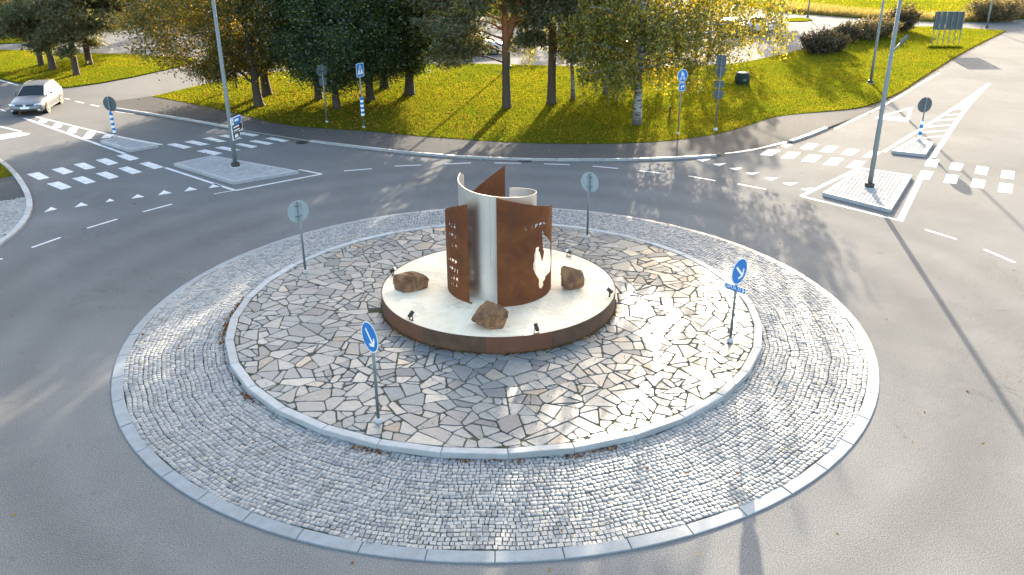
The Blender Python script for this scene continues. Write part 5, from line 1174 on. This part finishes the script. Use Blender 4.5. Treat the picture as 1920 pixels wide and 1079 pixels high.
birch(r, 43, 10.5, 0.12, [(k * 83 % 360, 2.2 - 0.03 * k, 2.2 + k * 0.36, 3.0 + k * 0.38) for k in range(19)], M['birch_green'], (0.0, 0.0), 0.058, 58, None, 1.2)
r = tree_root('birch_tree', 1158, 133, 'white-stemmed birch at the back edge of the lawn')
birch(r, 44, 12.5, 0.17, [(k * 71 % 360, 3.3 - 0.05 * k, 2.6 + k * 0.40, 3.8 + k * 0.42) for k in range(20)], M['birch_green'], (0.1, 0.1), 0.075, 40, None, 1.8)
r = tree_root('birch_tree', 1464, 43, 'far yellow birch standing in the car park', z=0.0)
birch(r, 45, 10.5, 0.17, [(k * 77 % 360, 3.8 - 0.08 * k, 2.4 + k * 0.36, 3.4 + k * 0.38) for k in range(19)], M['birch_leaf'], (0.1, 0.1), 0.085, 26, None, 1.6)
r = tree_root('birch_tree', 1330, 84, 'yellow birch at the car park edge seen through the large birch', z=0.0)
birch(r, 46, 11, 0.16, [(k * 77 % 360, 3.4 - 0.07 * k, 3.4 + k * 0.36, 4.4 + k * 0.38) for k in range(18)], M['birch_leaf'], (0.1, 0.1), 0.08, 22, None, 2.6)
# pines on the left lawn
GP = 'pines on the lawn beside the driveway'
pl = [(78, 123, 51, 'ivy-dark pine at the back of the cluster beside the driveway', .20), (100, 131, 52, 'leaning pine in the middle of the cluster above the car', .23), (144, 141, 53, 'orange-barked pine nearest the road in the cluster', .20), (168, 122, 54, 'straight dark pine whose branches reach over the driveway', .22)]
for px, py, sd, lb, tr in pl:
    r = tree_root('pine_tree', px, py, lb, group=GP); rng = np.random.default_rng(sd)
    pads = [(rng.uniform(0, 360), rng.uniform(1.0, 2.9), z, rng.uniform(.8, 1.15)) for z in np.linspace(3.3, 6.0, 11)] + [(rng.uniform(0, 360), rng.uniform(.8, 2.4), z, 1.05) for z in np.linspace(6.2, 12, 14)]
    if px == 168: pads += [(350, 2.6, 3.3, 1.1), (5, 3.4, 3.9, 1.2), (345, 3.2, 4.6, 1.2), (10, 2.4, 4.4, 1.0), (0, 3.8, 5.4, 1.2)]
    pads += [(rng.uniform(0, 360), rng.uniform(.25, .8), z, .42) for z in np.linspace(1.5, 3.2, 7 if px < 110 else 3)] + [(rng.uniform(150, 400), rng.uniform(1.0, 2.2), z, .8) for z in (2.7, 3.0, 3.3)]
    if px == 78: pads += [(180, 2.2, 3.4, 1.1), (200, 3.0, 4.0, 1.2), (160, 3.2, 4.8, 1.2), (230, 2.0, 2.6, 0.8)]
    pine(r, sd, 12.5, tr, pads, M['needle'], (rng.uniform(-.5, .2), 0.2), None, 0.125, 95)
# more trees behind, along the far side of the car park
GB = 'trees beyond the car park'
far = [(30, 58, 'maple_dark', 'dark bushy tree behind the pines at the photo corner', 3.6, 1.2), (210, 26, 'maple_dark', 'dark tree behind the pine branches over the driveway', 3.8, 1.5), (330, 22, 'maple_gold', 'turning tree beyond the low pale wall', 4.0, 2.0), (560, 20, 'maple_dark', 'dark far tree behind the maple row', 4.2, 1.6), (760, 18, 'maple_gold', 'far turning tree behind the dark maples towards the pine', 4.0, 1.6), (1010, 12, 'maple_gold', 'far brownish tree seen between the two lawn pines', 3.6, 1.0), (1120, 16, 'maple_dark', 'far dark tree behind the slim birch', 4.0, 1.2)]
for i, (px, py, mt, lb, R_, b_) in enumerate(far):
    r = tree_root('maple_tree', px, py, lb, group=GB); maple(r, 60 + i, 10.5, R_, b_, 0.22, M[mt], M['bark_maple'], 120, 130, size=0.12)

# shrubs
def shrub(px, py, w, h, d, label, mat, seed, n=7000, size=0.075, grp='shrubs along the lawn edge'):
    c = G(px, py, LZ); r = empty('shrub', c, 0, label=label, cat='shrub', group=grp); rng = np.random.default_rng(seed); mb = MB(); C = []
    for k in range(26):
        a = rng.uniform(0, 2 * PI); f = math.sqrt(rng.uniform(0, 1)); e = np.array([math.cos(a) * f * w, math.sin(a) * f * d, h * (1.0 - 0.45 * f * f) * rng.uniform(.75, 1.05)])
        limb(mb, (e[0] * .35, e[1] * .35, 0), e, 0.02, 0.006, rng, 4); t = rng.uniform(0.15, 1.0, (n // 40, 1)); C.append(np.array([e[0] * .35, e[1] * .35, 0]) * (1 - t) + e * t + rng.normal(0, 1, (n // 40, 3)) * np.array([.20, .20, .14]))
    for k in range(60):
        a = rng.uniform(0, 2 * PI); f = math.sqrt(rng.uniform(0, 1)); e = np.array([math.cos(a) * f * w * 1.12, math.sin(a) * f * d * 1.1, h * (1.12 - 0.5 * f * f) * rng.uniform(.8, 1.25)])
        limb(mb, (e[0] * .5, e[1] * .5, h * .3), e, 0.012, 0.004, rng, 3); t = rng.uniform(0.5, 1.0, (22, 1)); C.append(np.array([e[0] * .5, e[1] * .5, h * .3]) * (1 - t) + e * t + rng.normal(0, 0.05, (22, 3)))
    mb.build('stems', M['twig'], r); C = np.concatenate(C); C[:, 2] = np.maximum(C[:, 2], 0.03); bulk('foliage', leafquads(C, size, rng, 0.5, 0.1), 4, mat, r)
shrub(1533, 100, 1.35, 1.5, 1.0, 'dark reddish shrub nearest the birch at the lawn edge', M['shrub'], 71, 9000)
shrub(1562, 95, 1.1, 1.3, 0.9, 'dark shrub just behind the reddish shrub', M['shrub'], 72, 8000)
shrub(1588, 80, 1.1, 1.45, 0.9, 'dark green shrub in the middle of the lawn edge row', M['shrub'], 73, 8000)
shrub(1626, 74, 1.4, 1.5, 1.0, 'dry brownish shrub left of the lawn lamp post', M['shrub_dry'], 74, 9000)
shrub(1654, 70, 1.4, 1.5, 1.0, 'dry brownish shrub right of the lawn lamp post', M['shrub_dry'], 75, 9000)
shrub(1689, 59, 1.5, 2.2, 1.0, 'tall reddish-brown shrub at the end of the row towards the billboard', M['shrub'], 76, 8000)
shrub(1845, 40, 2.3, 2.0, 1.3, 'wide dry shrub left of the far lamp post beyond the road', M['shrub_dry'], 77, 10000, grp='shrubs beyond the far road')
shrub(1880, 40, 2.4, 2.1, 1.3, 'wide dry shrub right of the far lamp post beyond the road', M['shrub_dry'], 78, 10000, grp='shrubs beyond the far road')
shrub(1915, 33, 2.2, 2.2, 1.3, 'dry reddish shrub at the photo edge beyond the far road', M['shrub_dry'], 79, 9000, grp='shrubs beyond the far road')

# ------------------------------------------------------------------ grass, leaves, weeds, pebbles
def scatter_in(poly, n, rng, margin=60):
    P = np.array([(q[0], q[1]) for q in poly]); lo, hi = P.min(0), P.max(0); X = rng.uniform(lo[0], hi[0], n); Y = rng.uniform(lo[1], hi[1], n); k = inside(poly, X, Y); X, Y = X[k], Y[k]
    q = proj(np.stack([X, Y, np.full(len(X), LZ)], 1)); k = (q[:, 0] > -margin) & (q[:, 0] < 1920 + margin) & (q[:, 1] > -margin * 1.5) & (q[:, 1] < 1079 + margin); return X[k], Y[k], q[k, 2]
def blades(X, Y, z, h, w, rng, spread=0.04):
    N = len(X); a = rng.uniform(0, 2 * PI, N); H_ = h * rng.uniform(0.55, 1.25, N); lean_ = rng.normal(0, 0.45, (N, 2)) * H_[:, None]
    dx, dy = np.cos(a) * w / 2, np.sin(a) * w / 2; Z = np.full(N, z)
    return np.stack([np.stack([X - dx, Y - dy, Z], 1), np.stack([X + dx, Y + dy, Z], 1), np.stack([X + lean_[:, 0], Y + lean_[:, 1], Z + H_], 1)], 1)
rng = np.random.default_rng(5)
V = []
for poly, n in ((LAWN_MAIN, 800000), (LAWN_LEFT, 220000), (LAWN_FARLEFT, 30000), (LAWN_NEAR, 60000), (LAWN_TINY, 3000)):
    X, Y, D = scatter_in(poly, n, rng); V.append(blades(X, Y, LZ - 0.005, 0.075, 0.030, rng))
V = np.concatenate(V); setp(bulk('grass', V, 3, M['grass']), 'short mown grass covering the lawns', 'grass', kind='stuff')
X, Y, D = scatter_in(FIELD, 300000, rng); V = blades(X, Y, LZ - 0.005, 0.13, 0.06, rng)
setp(bulk('grass', V, 3, M['grass']), 'meadow grass beyond the far road', 'grass', kind='stuff')
edge = [tuple(G(x, y, LZ)) for x, y in [(1450, 21), (1522, 26.5), (1615, 33.5), (1740, 39.5), (1827, 40.5), (1960, 32), (1960, 27), (1827, 34), (1740, 33), (1615, 26), (1522, 15), (1450, 8)]]
X, Y, D = scatter_in(edge, 60000, rng); V = blades(X, Y, LZ - 0.005, 0.65, 0.07, rng); setp(bulk('tall_grass', V, 3, M['drygrass']), 'tall dry grass along the edge of the meadow', 'grass', kind='stuff')
b_ = [tuple(G(x, y, LZ)) for x, y in [(1738, 91), (1802, 91), (1802, 87.5), (1738, 87.5)]]; X, Y, D = scatter_in(b_, 1500, rng); V = blades(X, Y, LZ, 0.28, 0.05, rng); setp(bulk('tall_grass', V, 3, M['grass']), 'unmown grass at the feet of the billboard posts', 'grass', kind='stuff')
# fallen leaves: thick under the maples, thinner elsewhere, drifts along kerbs
def flatleaves(X, Y, z, size, rng):
    N = len(X); C = np.stack([X, Y, z + rng.uniform(0.004, 0.03, N)], 1); a = rng.uniform(0, 2 * PI, N); t1 = rng.normal(0, .25, N); t2 = rng.normal(0, .25, N); s = size * rng.uniform(.6, 1.3, N)
    A_ = np.stack([np.cos(a) * s, np.sin(a) * s, t1 * s], 1); B_ = np.stack([-np.sin(a) * s * .7, np.cos(a) * s * .7, t2 * s], 1); return np.stack([C - A_, C + B_, C + A_, C - B_], 1)
V = []
X, Y, D = scatter_in(LAWN_MAIN, 60000, rng)
q = proj(np.stack([X, Y, np.full(len(X), LZ)], 1)); pr = np.clip(1.2 - np.abs(q[:, 0] - 640) / 330, 0.05, 1) * np.clip((q[:, 1] - 120) / 60, 0.15, 1); pr = np.maximum(pr, 0.14 * ((q[:, 0] > 880) & (q[:, 0] < 1420) & (q[:, 1] > 190)))
k = rng.uniform(0, 1, len(X)) < pr; V.append(flatleaves(X[k], Y[k], LZ + 0.035, 0.060, rng))
X, Y, D = scatter_in(LAWN_LEFT, 6000, rng); k = rng.uniform(0, 1, len(X)) < 0.25; V.append(flatleaves(X[k], Y[k], LZ + 0.035, 0.055, rng))
pa = [tuple(q) for q in A] + [tuple(q) for q in B[::-1]]; X, Y, D = scatter_in(pa, 3600, rng); q = proj(np.stack([X, Y, np.full(len(X), LZ)], 1)); k = rng.uniform(0, 1, len(X)) < np.clip(1.1 - np.abs(q[:, 0] - 600) / 500, 0.08, 1) * 0.6
V.append(flatleaves(X[k], Y[k], LZ, 0.05, rng))
KL = resample(path_edge, 900); t = rng.normal(0, 0.10, (900, 2)); k = rng.uniform(0, 1, 900) < 0.7; V.append(flatleaves(KL[k, 0] + t[k, 0], KL[k, 1] - 0.12 - np.abs(t[k, 1]), 0.0, 0.04, rng))
LE = resample(fr_s[-30:], 1600); t = rng.normal(0, 0.16, (1600, 2)); V.append(flatleaves(LE[:, 0] + t[:, 0], LE[:, 1] + t[:, 1], 0.02, 0.045, rng))
X = rng.uniform(-14, 16, 260); Y = rng.uniform(-11, 20, 260); k = np.hypot(X, Y) > 9.3; V.append(flatleaves(X[k], Y[k], 0.002, 0.032, rng))
setp(bulk('fallen_leaves', np.concatenate(V), 4, M['fallen']), 'yellow and brown fallen leaves on the grass, footpath and road', 'leaves', kind='stuff')
V = []
def drift(a0, a1, n, r0, sp, c, z, size=0.032):
    a = np.radians(rng.uniform(a0, a1, n)); rr = r0 + np.abs(rng.normal(0, sp, n)); return flatleaves(c[0] + rr * np.cos(a), c[1] + rr * np.sin(a), z, size, rng)
for a0, a1, n in ((172, 186, 110), (186, 196, 90), (218, 224, 40), (247, 254, 70), (262, 276, 40), (282, 291, 60), (200, 215, 20)): V.append(drift(a0, a1, n, R_IN + 0.03, 0.07, IC, 0.085))
a = rng.uniform(0, 2 * PI, 120); rr = rng.uniform(6.9, 8.9, 120); V.append(flatleaves(rr * np.cos(a), rr * np.sin(a), 0.075, 0.03, rng))
V.append(drift(195, 345, 420, R_B + 0.015, 0.05, BC, IZ + 0.004, 0.024))
setp(bulk('fallen_leaves', np.concatenate(V), 4, M['fallen_brown']), 'brown leaves drifted against the island kerb and the rusty rim', 'leaves', kind='stuff')
def tuft(X, Y, z, h, w, per=12, sp=0.03):
    X = np.repeat(X, per) + rng.normal(0, sp, len(X) * per); Y = np.repeat(Y, per) + rng.normal(0, sp, len(Y) * per); return blades(X, Y, z, h, w, rng)
a = np.radians(np.r_[rng.normal(258, 4, 14), rng.normal(268, 4, 14), rng.normal(278, 3, 10), rng.normal(285, 3, 10), rng.normal(232, 3, 10), rng.normal(195, 3, 8), rng.normal(335, 8, 14), rng.uniform(180, 360, 30)]); rr = rng.uniform(7.0, 8.85, len(a))
V = [tuft(rr * np.cos(a), rr * np.sin(a), 0.06, 0.028, 0.010, 14, 0.03)]
a = np.radians(rng.uniform(180, 360, 60)); V.append(tuft(BC.x + (R_B + 0.03) * np.cos(a), BC.y + (R_B + 0.03) * np.sin(a), IZ, 0.045, 0.012, 8, 0.03)); a = np.radians(rng.uniform(150, 380, 150)); V.append(tuft(IC.x + (R_FL) * np.cos(a), IC.y + (R_FL) * np.sin(a), IZ - 0.02, 0.04, 0.012, 10, 0.03))
setp(bulk('weeds', np.concatenate(V), 3, M['grass']), 'small green weeds in the joints of the roundabout', 'weeds', kind='stuff')
# pebbles lying on the flagstones
N = 900; a = np.radians(np.r_[rng.normal(285, 32, 600), rng.uniform(0, 360, 300)]); rr = np.r_[rng.uniform(3.2, 6.3, 600), rng.uniform(3.2, 6.4, 300)]; X = IC.x + rr * np.cos(a); Y = IC.y + rr * np.sin(a); k = np.hypot(X - BC.x, Y - BC.y) > R_B + 0.08; X, Y = X[k], Y[k]; N = len(X)
oc = np.array([(1, 0, 0), (0, 1, 0), (-1, 0, 0), (0, -1, 0), (0, 0, .7), (0, 0, -.5)]); sz = rng.uniform(.008, .022, (N, 1, 1)); V = oc[None] * sz * rng.uniform(.7, 1.3, (N, 6, 1)); V[:, :, 0] += X[:, None]; V[:, :, 1] += Y[:, None]; V[:, :, 2] += IZ + 0.012
bulk_solid('pebbles', V, [(0, 1, 4), (1, 2, 4), (2, 3, 4), (3, 0, 4), (1, 0, 5), (2, 1, 5), (3, 2, 5), (0, 3, 5)], N, 6, M['kerb']); setp(bpy.data.objects['pebbles'], 'small pale pebbles scattered over the flagstones', 'pebbles', kind='stuff')
# setts of the cobbled corner at the photo edge
nc = empty('cobbled_corner', label='corner paved with small granite setts at the photo edge', cat='paving', kind='structure')
sheet('joint_sand', NEARCOB, M['joint'], nc, skirt=0.08)['kind'] = 'stuff'
Cc = Vector((G(-190, 380).x, G(-190, 380).y)); L_ = []
for rr in np.arange(1.0, 16.0, 0.112):
    n = int(2 * PI * rr / 0.118)
    for i in range(n):
        a = 2 * PI * (i + 0.5 * (int(rr * 9) % 2)) / n; x, y = Cc.x + rr * math.cos(a), Cc.y + rr * math.sin(a); L_.append((x, y, a))
L_ = np.array(L_); pg = inset(ccw([(q[0], q[1]) for q in NEARCOB]), 0.06); k = inside(pg, L_[:, 0], L_[:, 1]); L_ = L_[k]; q = proj(np.stack([L_[:, 0], L_[:, 1], np.full(len(L_), .1)], 1)); L_ = L_[q[:, 0] > -60]; N = len(L_)
if N:
    V = sett_verts(N, rng); V[:, :, :2] *= 0.100; ca, sa = np.cos(L_[:, 2:3]), np.sin(L_[:, 2:3]); W = V.copy(); W[:, :, 0] = V[:, :, 0] * ca - V[:, :, 1] * sa + L_[:, 0:1]; W[:, :, 1] = V[:, :, 0] * sa + V[:, :, 1] * ca + L_[:, 1:2]; W[:, :, 2] += LZ - 0.004
    bulk_solid('setts', W, SF, N, 12, M['cobble'], nc)['kind'] = 'stuff'
